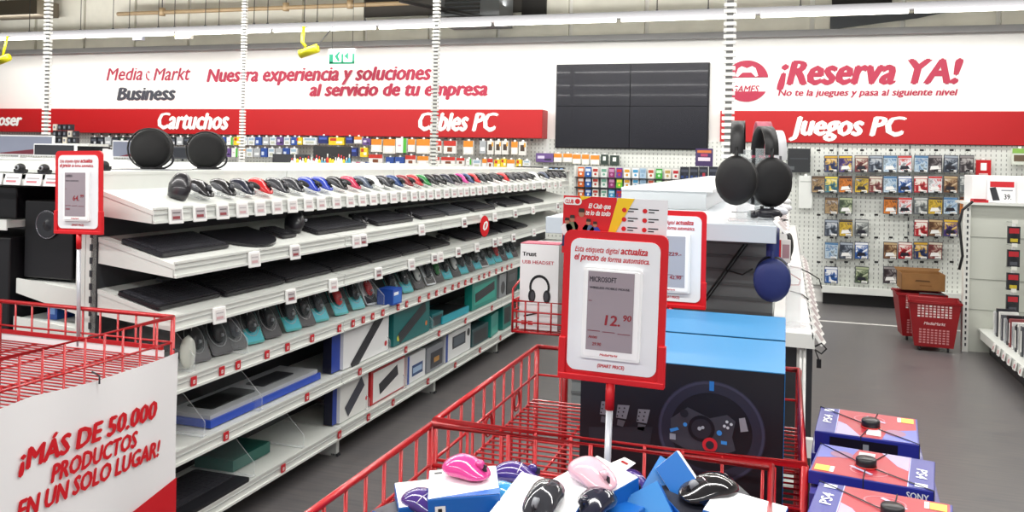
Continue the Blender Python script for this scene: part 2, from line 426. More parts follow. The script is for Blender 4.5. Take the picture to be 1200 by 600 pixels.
# yellow spotlight
YEL = M('#c9c312', .45)
p = at(362, 60, Y=9.5); m = MB(); ax = Vector((.95, 0, .28)).normalized()
m.tube([p - ax * .13, p + ax * .13], .055, YEL, n=14); l = MB(); l.tube([p - ax * .132, p - ax * .136], .044, DARK, n=14)
b = MB(); b.tube([(p.x - .05, 9.5, p.z + .06), (p.x - .1, 9.5, p.z + .12), (p.x - .11, 9.55, 3.2)], .022, YEL, n=8); b.tube([(p.x + .1, 9.5, p.z + .05), (p.x + .3, 9.58, 3.2)], .006, DARK, n=4)
thing('spotlight', 'yellow tubular spotlight hanging from the tube light row', 'spotlight', [('body', m), ('lens', l), ('bracket', b)])
p = at(3, 70, Y=9.5); m = MB(); m.tube([p - ax * .1, p + ax * .12], .055, YEL, n=14); b = MB(); b.tube([(p.x, 9.5, p.z + .05), (p.x + .03, 9.55, 3.2)], .018, YEL, n=6)
thing('spotlight', 'yellow spotlight cut off by the left edge of the photo', 'spotlight', [('body', m), ('bracket', b)])
p = at(401, 66, Y=9.9); m = MB(); m.box(p.x - .19, 9.88, p.z - .1, p.x + .19, 9.92, p.z + .1, M('#eef7f2', .4)); T = FR(p.x, 9.88, p.z); GR = M('#128a68', .5)
for r0, r1, r2, r3 in ((-.18, -.09, -.12, .03), (.0, -.09, .03, .03), (.16, -.09, .19, .03)): m.rect(r0, r1, r2, r3, GR, T)
m.rect(-.18, -.1, .19, -.075, GR, T); m.shape([(-.1, 0), (-.04, .06), (-.02, .05), (-.05, 0), (-.02, -.06), (-.05, -.07)], GR, T); m.shape([(.04, .0), (.1, .05), (.1, -.05)], GR, T)
h = MB()
for dx in (-.15, .15): h.tube([(p.x + dx, 9.9, p.z + .1), (p.x + dx, 9.9, 4.39)], .004, DARK, n=4)
thing('exit_sign', 'small green and white emergency exit sign above the slogan', 'sign', [('panel', m), ('hanging_wire', h)])
for px, s_, lab in ((215, .25, 'long grey ballast box fixed under the tube light row'), (162, .16, 'short dark grey ballast box fixed under the tube light row')):
    p = at(px, 44, Y=9.62); m = MB(); m.box(p.x - s_ / 2, 9.6, 3.10, p.x + s_ / 2, 9.66, 3.19, M('#a8a49c' if s_ > .2 else '#6d6f78', .5)); m.tube([(p.x - s_ / 2 - .12, 9.62, 3.18), (p.x - s_ / 2, 9.62, 3.14)], .007, YEL, n=4)
    single('ballast_box', lab, 'ballast', m)
# slotted drop poles
def pole(px, yb, X, Y, w_, lab, col, gap=.033):
    zb = at(px, yb, Y=Y).z if yb else 0
    c = MB(); c.box(-w_ * .28, -.008, zb, w_ * .28, .008, 4.39, M('#7c7c7a', .5))
    s_ = MB(); z = zb + .004
    while z < 4.36: s_.box(-w_ / 2, -.02, z, w_ / 2, .02, z + gap * .55, col); z += gap
    thing('slotted_pole', lab, 'pole', [('core', c), ('slotted_strip', s_)], (at(px, 150, Y=Y).x, Y, 0))
PW = M('#eeeeea', .4); PG = M('#b9bab6', .4)
pole(54, 158, 0, 5.5, .055, 'slotted white ceiling pole left of the store logo', PW)
pole(284, 190, 0, 7.8, .052, 'slotted white ceiling pole crossing the word Nuestra', PW)
pole(509, 196, 0, 7.6, .068, 'slotted grey ceiling pole crossing the words Cables PC', PG, .036)
pole(853, 186, 0, 4.6, .062, 'slotted white ceiling pole beside the round games badge', PW)

# ================================================================== PEGBOARD WALL AND ITS GOODS
def hook_mb(L=.16, n=1):
    h = MB(); h.tube([(0, 0, 0), (0, -L, .005), (0, -L - .012, .018)], .0025, CHROME, n=4); h.box(-.02, -L - .018, .02, .02, -L - .014, .042, BLACK)
    return h
HOOK = hook_mb().mesh('hook')
m = MB(); m.box(-2.75, 10.40, .2, 6.9, 10.447, 1.82, PEG)
hk = []
G_COLS = [959, 974, 991, 1009.5, 1026, 1043, 1060.5, 1079, 1095.6, 1113.6, 1132.5]
G_ROWS = [192, 216, 241, 267, 293.5, 322]
for r_i, y in enumerate(G_ROWS):
    for x in G_COLS:
        p = at(x, y - 12.5, Y=10.3); hk.append(('hook', HOOK, {'T': Matrix.Translation((p.x, 10.40, p.z))}))
for x in (-.0, .55, 1.3, 2.5, 3.7): 
    u = MB(); hk.append(('upright', u)); u.box(x - .012, 10.393, .2, x + .012, 10.40, 1.82, M('#bfc2bd', .4))
    for k in range(20): u.box(x - .005, 10.391, .25 + k * .08, x + .005, 10.394, .29 + k * .08, DARK)
b = MB(); b.box(.40, 10.22, .14, 6.9, 10.40, .2, METALW); b.box(.40, 10.21, .14, 6.9, 10.22, .22, METALW)
k_ = MB(); k_.box(.42, 10.32, 0, 6.9, 10.40, .14, BLACK)
b.box(1.22, 10.25, 0, 1.26, 10.40, .14, METALW)
thing('pegboard', 'white perforated pegboard wall below the red Juegos PC band', 'pegboard', [('board', m), ('base_shelf', b, {'bevel': .004}), ('plinth', k_)] + hk)
# game cases
cover = {'navy': ('#2b3a66', '#c9a03a'), 'violet': ('#4b3a78', '#d6b13b'), 'maroon': ('#7a3b3b', '#c8c0b0'), 'slate': ('#3d4552', '#99a2ad'), 'pale blue': ('#b9cbd8', '#4d77a0'),
         'white': ('#dfe3e6', '#c23b3b'), 'charcoal': ('#3b3438', '#8f8a8a'), 'orange': ('#c9762d', '#3a2420'), 'yellow': ('#cfae3c', '#403a3a'), 'brown': ('#6b4a35', '#b9a07a'),
         'green': ('#4c5b45', '#a6b08e'), 'red': ('#b0212b', '#e2d8d0'), 'blue': ('#2a5aa0', '#e2e5ea'), 'teal': ('#3e7280', '#d8c34a'), 'tan': ('#a58b66', '#5a4636'), 'grey': ('#6a6f70', '#b5b9b6')}
def case_parts(c, v):
    base, acc = cover[c]; rnd = random.Random(v); w_, h_, d_ = .143, .19, .015
    s = MB(); s.prism(rounded(w_, h_, .006, 2, -w_ / 2, 0), -d_, 0, M('#55585c' if v % 2 else '#33363c', .25), FR(0, 0, 0)) if False else s.box(-w_ / 2, -d_, 0, w_ / 2, 0, h_, M('#4a4d54', .25))
    f = MB(); T = FR(0, -d_, 0); f.rect(-w_ / 2 + .006, .006, w_ / 2 - .004, h_ - .006, M(base, .3), T)
    f.rect(-w_ / 2 + .006, h_ - .03, w_ / 2 - .004, h_ - .008, M(acc, .3), T, .0014)
    f.rect(-w_ / 2 + .012, .02, w_ / 2 - .01, h_ - .036, art(base, acc, v), T, .0014)
    f.shape([(-.05, .03), (.05, .04), (.03, .075), (-.04, .07)], M('#e8e8e6' if v % 3 else '#20202a', .3), T, .0018) if v != 1 else None
    tg = MB(); tg.rect(.0, .006, .058, .03, WHITE, T, .0035); tg.rect(.004, .012, .052, .018, BLACK, T, .004)
    return [('shell', s.mesh('shell')), ('cover', f.mesh('cover')), ('price_sticker', tg.mesh('price_sticker'))]
layout = {0: {1: 'navy', 2: 'violet', 3: 'maroon', 4: 'slate', 5: 'pale blue', 6: 'white', 7: 'pale blue', 8: 'charcoal', 9: 'slate', 10: 'charcoal'},
          1: {0: 'tan', 1: 'teal', 2: 'orange', 3: 'yellow', 4: 'maroon', 5: 'pale blue', 6: 'blue', 7: 'red', 8: 'white', 9: 'brown', 10: 'grey'},
          2: {1: 'tan', 2: 'green', 5: 'orange', 6: 'white', 7: 'grey', 8: 'yellow', 9: 'pale blue', 10: 'orange'},
          3: {1: 'slate', 2: 'yellow', 3: 'grey', 7: 'red', 8: 'brown', 9: 'violet'},
          4: {1: 'pale blue', 2: 'slate', 3: 'blue', 5: 'brown', 6: 'red', 7: 'navy', 8: 'maroon'},
          5: {1: 'blue', 3: 'green', 5: 'charcoal'}}
_case = {}
for r_i, cols in layout.items():
    rowname = ['top row', 'second row', 'third row', 'fourth row', 'fifth row', 'bottom row'][r_i]
    for k, (c_i, c) in enumerate(sorted(cols.items())):
        p = at(G_COLS[c_i], G_ROWS[r_i], Y=10.3)
        key = (c, (r_i * 3 + c_i) % 3)
        if key not in _case: _case[key] = case_parts(*key)
        thing('game_case', f'{c} game case hanging {nth(k+1)} from left in the {rowname} of games', 'game case', _case[key], (p.x, 10.30, p.z - .095), rz=random.uniform(-.05, .05), ry=random.uniform(-.03, .03), group='game cases on the pegboard')
        
def pack(w_, h_, d_, base, dec, rough=.35):
    """carton whose front (towards -Y) carries coloured fields; dec: (x0,y0,x1,y1,colour) in 0..1"""
    s = MB(); s.box(-w_ / 2, -d_, 0, w_ / 2, 0, h_, M(base, rough)); T = FR(-w_ / 2, -d_, 0)
    for i, q in enumerate(dec):
        if q[0] == 'o': s.disc(q[1] * w_, q[2] * h_, q[3] * w_, M(q[4], rough), T, l=.0008 + .0004 * i, n=14)
        elif q[0] == 't': s.text(q[1], q[2] * w_, q[3] * h_, q[4] * h_, M(q[6], .5), T, width=q[5] * w_, align='l', shear=0, l=.0008 + .0004 * i)
        else: s.rect(q[0] * w_, q[1] * h_, q[2] * w_, q[3] * h_, M(q[4], rough), T, l=.0008 + .0004 * i)
    return s
def hang(mb, w_, h_, d_):
    mb.prism([(-.015, h_), (.015, h_), (.012, h_ + .022), (-.012, h_ + .022)], -.001, .001, WHITE, FR(0, -d_ / 2, 0)); return mb
def wallpack(name, label, cat, x0, x1, y0, y1, base, dec, Y=10.16, d_=.04, group=None, hanger=True):
    a, b = at(x0, y0, Y=Y), at(x1, y1, Y=Y); w_ = b.x - a.x; c = at((x0 + x1) / 2, y1, Y=Y); h_ = at((x0 + x1) / 2, y0, Y=Y).z - c.z
    s = pack(w_, h_, d_, base, dec)
    if hanger: hang(s, w_, h_, d_)
    single(name, label, cat, s, (c.x, Y + d_, c.z), group=group, rz=random.uniform(-.05, .05))
wallpack('collector_case', 'large black boxed game hanging left of the game cases', 'game box', 923, 949, 174, 202, '#26282b', [(.1, .55, .9, .6, '#3b3f43'), (.08, .1, .3, .25, '#55595c')], Y=10.3)
wallpack('hanging_card', 'blank pale card hanging below the large black game box', 'card', 936, 951, 206, 244, '#dcdfdb', [(.1, .8, .9, .84, '#b9bdb8')], Y=10.3, d_=.01)
wallpack('number_sign', 'small red square sign with white number one on the pegboard', 'sign', 1143.5, 1161, 187.5, 207, '#c8141c', [('t', '1', .36, .38, .46, .3, '#ffffff'), (.2, .1, .8, .2, '#e9c9c9')], Y=10.35, d_=.01)
wallpack('blister_pack', 'green and white product pack at the upper right edge', 'blister pack', 1186, 1204, 174, 193, '#dfe5d8', [(0, .7, 1, 1, '#8fbf5a'), (.1, .2, .8, .6, '#6a5a48')], Y=10.3)
wallpack('poster_card', 'purple poster card standing on the packs left of the headphones', 'poster', 815, 835, 174, 195, '#43315f', [(.1, .75, .9, .9, '#d0743e'), (.15, .3, .85, .5, '#ecd9e6'), (.3, .55, .7, .7, '#b34468')], Y=9.9, d_=.012, hanger=False)
# ink cartridge and cable walls behind the mouse shelves
m = MB(); m.box(-11.9, 10.40, .5, -2.75, 10.447, 1.83, PEG)
s2 = MB()
for zz in (.55,): s2.box(-11.9, 10.1, zz, -2.9, 10.4, zz + .04, METALW)
UP = []
for k in range(10): fr = MB(); UP.append(('upright', fr)); fr.box(-11.9 + k, 10.39, 0, -11.86 + k, 10.447, 1.83, METALW)
hk = []
for i in range(52):
    hk.append(('hook', hook_mb(.17).mesh('hook') if i == 0 else hk[0][1], {'T': Matrix.Translation((at(108 + i * 10.1, 158, Y=10.2).x, 10.40, 1.78))}))
thing('pegboard', 'white pegboard wall of cables and cartridges under the long red band', 'pegboard', [('board', m), ('shelf', s2)] + UP + hk)
kinds = {'black': ('#26282e', [(.1, .5, .9, .75, '#565b66'), (.55, .1, .9, .45, '#c9ccd0')]), 'dark green': ('#2f3d36', [(.3, .4, .7, .8, '#e6ece6')]),
         'white': ('#e2e5e6', [(.1, .6, .9, .9, '#9db3c4'), (.2, .15, .8, .45, '#bcbfae')]), 'orange': ('#e6e3dc', [(0, .55, 1, 1, '#e08a2a'), (.15, .1, .8, .45, '#f3f3f1')]),
         'yellow': ('#e8c928', [(.1, .55, .5, .9, '#c23b2b'), (.5, .2, .9, .5, '#f4efd8')]), 'blue': ('#2f4f9a', [(.1, .2, .5, .6, '#cdd7ea')]),
         'navy': ('#26306a', [(.1, .5, .9, .8, '#4b62b8')]), 'grey': ('#a9adb0', [(.15, .2, .85, .5, '#e5e7e8')]), 'red': ('#e6e3df', [(0, .6, 1, 1, '#c3352a'), (.3, .15, .7, .5, '#7d4a30')]),
         'green': ('#e9ebe8', [(.68, 0, 1, 1, '#54b23f'), (.2, .45, .5, .55, '#d5a8b8')]), 'purple': ('#6a4f8a', [(.1, .4, .5, .7, '#d8cfe6'), (.5, .2, .9, .4, '#2f2a44')]),
         'brown': ('#dcdad4', [(.2, .3, .8, .75, '#4a3a30'), (.7, .6, .95, .9, '#e6a13a')])}
seq = {}
def wp(kind, row, x0, x1, y0, y1, Y=10.16):
    seq[row] = seq.get(row, 0) + 1
    b, d = kinds[kind]
    wallpack('blister_pack', f'small {kind} pack hanging {nth(seq[row])} from the left in the {row}', 'blister pack', x0, x1, y0, y1, b, d, Y=Y, group='packs on the back wall ' + row, d_=.04)
R1 = 'upper hook row'; R2 = 'lower hook row'
x = 106; k = 0
while x < 343:
    if x < 228: kd = ['black', 'black', 'grey', 'black', 'dark green'][k % 5]
    elif x < 285: kd = ['yellow', 'white', 'orange', 'blue', 'green'][k % 5]
    else: kd = ['white', 'purple', 'white', 'blue', 'grey'][k % 5]
    wp(kd, R1, x, x + 7, 160.5, 170); x += 8.4; k += 1
for x0, x1, y0, y1, kd in ((345, 354, 161, 169.5, 'yellow'), (355, 371, 161, 169.5, 'white'), (373, 384, 159, 168, 'navy'), (385, 403, 161, 170, 'yellow'), (405, 413, 160, 168, 'navy'), (415, 424, 160, 168, 'orange'),
                           (425, 434, 162, 170, 'purple'), (435, 447, 163, 178, 'orange'), (449, 463, 163, 180, 'orange'), (464, 476, 162, 179, 'green'), (478, 486, 163, 178, 'orange'), (488, 503, 163, 180, 'orange'),
                           (511, 517, 165, 179, 'red'), (520, 534, 165, 180, 'red'), (543, 554, 165, 181, 'orange'), (562, 569, 165, 180, 'grey'), (571, 578, 165, 181, 'brown'), (580, 587, 165, 181, 'brown'),
                           (588, 595, 165, 181, 'brown'), (599, 606, 166, 181, 'orange'), (608, 616, 166, 182, 'brown')): wp(kd, R1, x0, x1, y0, y1)
x = 108; k = 0
while x < 345:
    kd = ['black', 'grey', 'black'][k % 3] if x < 240 else ['orange', 'white', 'purple', 'green'][k % 4] if x < 285 else ['white', 'grey', 'blue'][k % 3]
    wp(kd, R2, x, x + 7, 173.5, 184); x += 8.6; k += 1
for x0, x1, y0, y1, kd in ((388, 402, 172, 182, 'blue'), (404, 418, 173, 183, 'navy'), (422, 430, 173, 184, 'yellow'), (432, 448, 181, 192, 'red'), (452, 461, 184, 198, 'blue'), (463, 473, 184, 197, 'blue'), (475, 487, 182, 194, 'red'), (489, 502, 183, 194, 'orange'), (505, 515, 184, 193, 'red'),
                           (517, 533, 184, 194, 'red'), (535, 544, 185, 193, 'red'), (546, 552, 186, 193, 'green'), (554, 563, 187, 197, 'white'), (565, 570, 186, 197, 'orange'), (571, 577, 186, 197, 'red'), (579, 586, 187, 197, 'yellow'),
                           (587, 593, 186, 196, 'yellow'), (594, 603, 187, 197, 'orange'), (605, 611, 187, 197, 'yellow'), (613, 621, 188, 194, 'white')): wp(kd, R2, x0, x1, y0, y1)
R3 = 'row below the big screen'
for x0, x1, y0, y1, kd in ((628, 648, 179.5, 190, 'purple'), (649, 658, 180, 190, 'orange'), (660, 670, 180, 190, 'orange'), (671, 680, 181, 192, 'orange'), (682, 690, 181, 193, 'orange'), (692, 702, 182, 193, 'orange'), (704, 712, 181, 193, 'dark green'), (715, 725, 182, 194, 'dark green')):
    wp(kd, R3, x0, x1, y0, y1, Y=10.3)
# black battery sized packs lying on a rail in front
m = MB(); p, q = at(603, 198, Y=9.7), at(664, 198, Y=9.7); m.box(p.x, 9.6, p.z - .02, q.x, 9.85, p.z, METALW); m.box(p.x, 9.6, p.z - .05, q.x, 9.61, p.z + .01, METALW)
for xx in (p.x + .02, q.x - .04): m.box(xx, 9.84, 0, xx + .03, 9.87, p.z, METALW)
single('display_rail', 'narrow white rail of small black packs beyond the mouse shelves', 'rail', m)
cz = p.z
for i in range(9):
    x = 608 + i * 6.3; p = at(x, 195, Y=9.68); s = MB(); s.box(-.025, -.03, 0, .025, .03, .034, M('#23252b' if i != 5 else '#d7dad8', .4)); s.rect(-.018, .008, .018, .02, M('#7b9ac4' if i > 5 else '#b8bcc0', .4), FR(0, -.03, 0))
    single('small_pack', f'tiny boxed accessory on the narrow white rail, {nth(i+1)} from left', 'small pack', s, (p.x, 9.7, cz), group='tiny boxes on the narrow rail')
# gift card rack
Yg = 9.9
cols = [(681, 'orange', '#d9641f', '#efe9e2'), (689.5, 'blue', '#1f57a8', '#d6e2f4'), (698, 'white and red', '#e9e4de', '#b3362c'), (708, 'white and green', '#dfe5e0', '#6fa58f'), (717, 'plum', '#8c2a66', '#c98db4'),
        (726, 'red and violet', '#6a3890', '#c8322e'), (735, 'white and gold', '#efeeea', '#d79a2e'), (745, 'white and sky blue', '#e9eef2', '#4a9cc8'), (753.5, 'pale blue', '#a9c3d8', '#8aa9c4'),
        (763, 'white and brick', '#e9e4dc', '#b84a32'), (772.5, 'bright green', '#3ea83a', '#c6ecc2'), (782.5, 'cream', '#e6e2d4', '#b89a5a'), (792, 'white and crimson', '#e8e2de', '#b8232c')]
m = MB(); a, b = at(676, 194, Y=Yg + .06), at(798, 231, Y=Yg + .06); m.box(a.x, Yg + .05, .2, b.x, Yg + .08, a.z, M('#c9ccc8', .4)); m.box(a.x, Yg - .1, 0, b.x, Yg + .1, .2, METALW)
m.box(a.x - .03, Yg + .04, 0, a.x, Yg + .09, a.z, METALW)
for y in (208.5, 220.5, 232): z = at(735, y, Y=Yg).z; m.box(a.x, Yg - .04, z - .012, b.x, Yg + .05, z, DARK)
single('card_rack', 'freestanding rack of colourful gift cards under the big screen', 'rack', m)
for r_i, (y0, y1) in enumerate(((196, 208), (209.5, 220), (222, 231.5))):
    for k, (x, nm, b_, a_) in enumerate(cols):
        if r_i == 1 and nm == 'red and violet': b_, a_ = '#6fbf2e', '#f2e24a'; nm = 'lime green'
        if r_i == 2 and nm == 'plum': b_, a_ = '#2f8fc0', '#bfe0ee'; nm = 'turquoise'
        z0 = at(x, (208.5, 220.5, 232)[r_i], Y=Yg); zt = at(x, y0, Y=Yg)
        s = pack(.072, .115 if r_i < 2 else .09, .02, b_, [(.1, .55, .9, .85, a_), ('o', .5, .3, .2, a_)])
        single('gift_card', f'{nm} gift card pack in the {["top", "middle", "bottom"][r_i]} row of the card rack', 'gift card', s, (z0.x, Yg, at(735, (208.5, 220.5, 232)[r_i], Y=Yg).z + .0006), group='gift cards on the rack')
for k, x in enumerate((802.5, 813.5, 824.5, 836)):
    s = pack(.098, .2, .05, '#20242e', [(.1, .7, .9, .85, '#4a4e5c'), (.1, .35, .9, .5, '#27407a'), (.4, .05, .7, .65, '#a83040' if k == 2 else '#2a2e3c')])
    single('boxed_controller', f'dark blue boxed controller beside the gift cards, {nth(k+1)} from the left', 'game box', s, (at(x, 215, Y=9.9).x, 9.9, at(x, 216, Y=9.9).z), group='dark boxes beside the gift cards')
m = MB(); a, b = at(799.5, 216, Y=9.9), at(850, 216, Y=9.9); z = at(802, 216, Y=9.9).z; m.box(a.x, 9.82, z - .03, b.x, 10.3, z - .012, METALW); m.box(a.x + .02, 10.2, 0, b.x - .02, 10.25, z - .03, METALW)
single('display_shelf', 'white shelf under the dark blue boxed controllers', 'shelf', m)

# ================================================================== MOUSE AND KEYBOARD SHELVING (left aisle)
SX = -2.5
SH = {1: (2.25, 1.315, .07), 2: (2.15, 1.118, .085), 3: (2.15, .92, .085), 4: (2.15, .684, 0), 5: (2.15, .412, 0), 6: (2.15, .139, 0)}
Y0, PITCH, NB = 2.62, 1.28, 5
def surf(k, X):                         # height of the shelf surface
    d, z, rise = SH[k]; t = (-X - d) / (-SX - d); return z + .024 + rise * max(0, min(1, t))
def tilt(k):
    d, z, rise = SH[k]; return math.atan2(rise, -SX - d)
def shelf_mb(k):
    d, z, rise = SH[k]; L = PITCH; s = MB(); zf = z + .02; zb = z + .02 + rise
    # board, profile in XZ swept along Y
    def sweep(prof, y0, y1, mat): s.prism([(p[0], p[1]) for p in prof], -y1, -y0, mat, frame((0, 0, 0), (1, 0, 0), (0, 0, 1)))
    sweep([(-d, zf), (-d, zf - .018), (SX, zb - .018), (SX, zb)], .004, L - .004, METALW)
    for y in (.006, L - .014): sweep([(-d - .005, zf - .018), (-d - .005, z - .03), (SX, zb - (.10 if k < 4 else .045)), (SX, zb - .018)], y, y + .008, METALW)
    return s
def rail_mb(k):
    d, z, rise = SH[k]; s = MB(); L = PITCH
    s.box(-d, .003, z - .03, -d + .004, L - .003, z + .03, METALW); s.box(-d, .003, z + .022, -d + .010, L - .003, z + .03, METALW); s.box(-d, .003, z - .03, -d + .012, L - .003, z - .02, METALW)
    s.box(-d + .004, .003, z + .001, -d + .007, L - .003, z + .005, M('#b7bab8', .4))
    return s
def upright_mb():
    s = MB(); s.box(SX - .055, -.0, .0, SX - .004, .03, 1.46, METALW)
    for k in range(26): s.box(SX - .035, -.0015, .12 + k * .05, SX - .022, 0, .145 + k * .05, DARK)
    return s
def foot_mb():
    s = MB(); s.prism([(-2.19, 0), (-2.19, .108), (SX, .108), (SX, 0), (-2.25, 0)], -.064, -.034, METALW, frame((0, 0, 0), (1, 0, 0), (0, 0, 1)))
    s.box(-2.22, .034, .0, -2.18, .064, .012, DARK); return s
back = MB(); back.box(SX - .03, .0, .1, SX - .002, PITCH, 1.47, M('#303236', .6)); back.box(SX - .002, .003, surf(1, SX) - .01, SX + .004, PITCH - .003, 1.462, METALW)
top = MB(); top.box(SX - 1.0, .002, 1.462, SX + .006, PITCH - .002, 1.474, METALW); top.box(SX - 1.0, .002, 1.474, SX - .99, PITCH - .002, 1.50, METALW)
PM = [('back_panel', back.mesh('back_panel')), ('top_cover', top.mesh('top_cover'))]
for k in SH: PM.append(('shelf', shelf_mb(k).mesh('shelf'), {'sub': [('price_rail', rail_mb(k).mesh('price_rail'))]}))
PM.append(('upright', upright_mb().mesh('upright'))); PM.append(('foot', foot_mb().mesh('foot'))); plin = MB(); plin.box(-2.32, .07, 0, -2.30, PITCH, .1, M('#1c1c1f', .6)); PM.append(('plinth', plin.mesh('plinth')))
bay_names = ['nearest bay, beside the large white banner', 'second bay, with the blue edged keyboard boxes', 'third bay, behind the red extra tag', 'fourth bay, beside the headset carton', 'farthest bay, nearest the back wall']
for i in range(NB):
    thing('shelving_bay', f'white metal shelving bay for mice and keyboards, {bay_names[i]}', 'shelving', PM, (0, Y0 + i * PITCH, 0), group='bays of the mouse and keyboard shelving')
e = MB(); e.box(SX - .055, 0, 0, SX - .004, .03, 1.46, METALW)
# far side of the same gondola, carries the end display
# ------------------------------------------------------------------ price tags
def tag_proto(scr='#b9b2b4', c1='#8d3a42', c2='#6d6467'):
    s = MB(); s.box(-.028, -.008, -.027, .028, 0, .027, M('#f2f2f0', .35))
    c = MB(); T = FR(0, -.008, 0); c.rect(-.020, -.016, .020, .018, M(scr, .3), T)
    c.rect(-.017, -.012, .012, -.003, M(c1, .5), T, .0014); c.rect(-.017, .006, .014, .010, M(c2, .5), T, .0014)
    return [('case', s.mesh('case'), {'bevel': .003}), ('display', c.mesh('display'))]
TAGP = tag_proto(); TAGQ = tag_proto('#d9d5d4', '#c9a3a6', '#b5b0b2')
def shelf_tag(k, px, label, proto, grp, dz=0):
    d, z, r = SH[k]; X = -d + .004; Y = y_on(px, X, z); 
    thing('price_tag', label, 'price tag', proto, 0, group=grp, T=Matrix.Translation((X + .008, Y, z - .004 + dz)) @ Matrix.Rotation(pi / 2 - .15, 4, 'Z') @ Matrix.Rotation(-.12, 4, 'X') @ Matrix.Scale(1.22, 4))
MICE = [(207, 'V', 'black'), (232, 'm', 'black'), (259, 'm', 'black'), (282, 'm', 'dark navy'), (303, 'm', 'bright red'), (323, 'm', 'charcoal'), (341, 'm', 'charcoal'), (360, 'm', 'royal blue'), (375, 'm', 'royal blue'),
        (393, 'm', 'black'), (409, 'm', 'raspberry'), (423, 'm', 'slate blue'), (436, 'm', 'white'), (448, 'm', 'charcoal'), (460, 'm', 'navy blue'), (472, 'm', 'dark red'), (484, 'm', 'red'), (493.5, 'm', 'green'),
        (503, 'm', 'black'), (512, 'm', 'black'), (522, 'm', 'dark navy'), (531, 'm', 'black'), (538.5, 'm', 'pink'), (545.5, 'm', 'navy blue'), (553, 'm', 'bright red'), (561, 'm', 'charcoal'), (568, 'm', 'black'), (579, 'm', 'black'),
        (588, 'm', 'bright red'), (596, 'm', 'charcoal'), (603, 'm', 'black'), (610, 'm', 'charcoal'), (617, 'm', 'black'), (625, 'm', 'white'), (636, 'm', 'slate blue'), (643, 'm', 'black'), (650, 'm', 'charcoal'), (656, 'm', 'black')]
MCOL = {'black': '#1a191d', 'dark navy': '#1f2133', 'bright red': '#c41c22', 'charcoal': '#33343a', 'royal blue': '#1f3aa8', 'raspberry': '#b62a4e', 'slate blue': '#4c5668', 'white': '#dcdedd', 'navy blue': '#1d3a6e',
        'dark red': '#7d1f26', 'red': '#b32a30', 'green': '#1f7a38', 'pink': '#c8338c', 'purple': '#46307c', 'hot pink': '#d9408f', 'pale pink': '#e3b7c4', 'sky blue': '#3a9ad0'}
def mouse_body(L=.112, W=.064, H=.038, col=None, nu=20, nv=10, side=None):
    """hump-backed mouse, nose towards -Y, resting on z=0"""
    vs, fs = [], []
    for j in range(nv + 1):
        ph = -pi / 2 + pi * j / nv
        for i in range(nu):
            th = 2 * pi * i / nu
            def sg(v, p): return math.copysign(abs(v) ** p, v)
            x = sg(cos(th), .85) * cos(ph); y = sg(sin(th), .85) * cos(ph); z = sin(ph)
            w_ = W / 2 * (1 - .10 * math.exp(-((y + .1) / .3) ** 2)); hh = H * (.78 + .22 * math.cos((y - .25) * 1.6)) * (1 if y > -.2 else 1 - .28 * (-.2 - y))
            vs.append((x * w_, y * L / 2, max(0, .38 * hh + (z * .62 * hh if z > 0 else z * .38 * hh))))
    for j in range(nv):
        for i in range(nu):
            l = (i + 1) % nu; fs.append((j * nu + i, j * nu + l, (j + 1) * nu + l, (j + 1) * nu + i))
    s = MB(); s.add(vs, fs, col, None, True); return s
def mouse_parts(col, far=False):
    base = M(MCOL[col], .28, coat=.4); dk = BLACK if col not in ('black', 'charcoal', 'dark navy') else M('#4a4b50', .4)
    b = mouse_body(col=base)
    w_ = MB(); w_.tube([(-.004, -.032, .030), (.004, -.032, .030)], .009, dk, n=10)
    t = MB(); t.box(-.0009, -.050, .018, .0009, -.040, .027, BLACK); t.box(-.0009, -.024, .033, .0009, -.004, .0385, BLACK)
    gs = []
    for sx in (-1, 1): g = MB(); g.ball((sx * .027, .004, .014), (.006, .030, .010), dk, 10, 6); gs.append(('side_grip', g.mesh('side_grip')))
    return [('body', b.mesh('body')), ('scroll_wheel', w_.mesh('scroll_wheel')), ('button_seam', t.mesh('button_seam'))] + gs
_mp = {}
def vertical_mouse():
    b = MB(); vs = []; fs = []; n = 16
    prof = [(.0, .8), (.02, .9), (.045, .98), (.07, .82), (.085, .66), (.096, .42), (.1, .12)]
    for z, k in prof:
        for i in range(n):
            t = 2 * pi * i / n; vs.append((.036 * k * cos(t) + z * .22, .055 * k * sin(t) + z * .15, z))
    P = len(prof)
    for j in range(P - 1):
        for i in range(n):
            l = (i + 1) % n; fs.append((j * n + i, j * n + l, (j + 1) * n + l, (j + 1) * n + i))
    fs.append(tuple((P - 1) * n + i for i in range(n))); fs.append(tuple(range(n - 1, -1, -1)))
    b.add(vs, fs, SATIN, None, True); w_ = MB(); w_.tube([(.044, -.03, .055), (.044, -.03, .066)], .01, GREY, n=10)
    k = MB(); k.ball((.02, .015, .085), (.02, .03, .014), M('#3a3b42', .3), 10, 6)
    return [('body', b.mesh('body')), ('scroll_wheel', w_.mesh('scroll_wheel')), ('thumb_rest', k.mesh('thumb_rest'))]
VM = vertical_mouse()
stand_ = MB(); stand_.box(-.03, -.045, 0, .03, .05, .004, CLEAR2); stand_.box(-.03, .0, .004, .03, .004, .018, CLEAR2); STAND = stand_.mesh('display_stand')
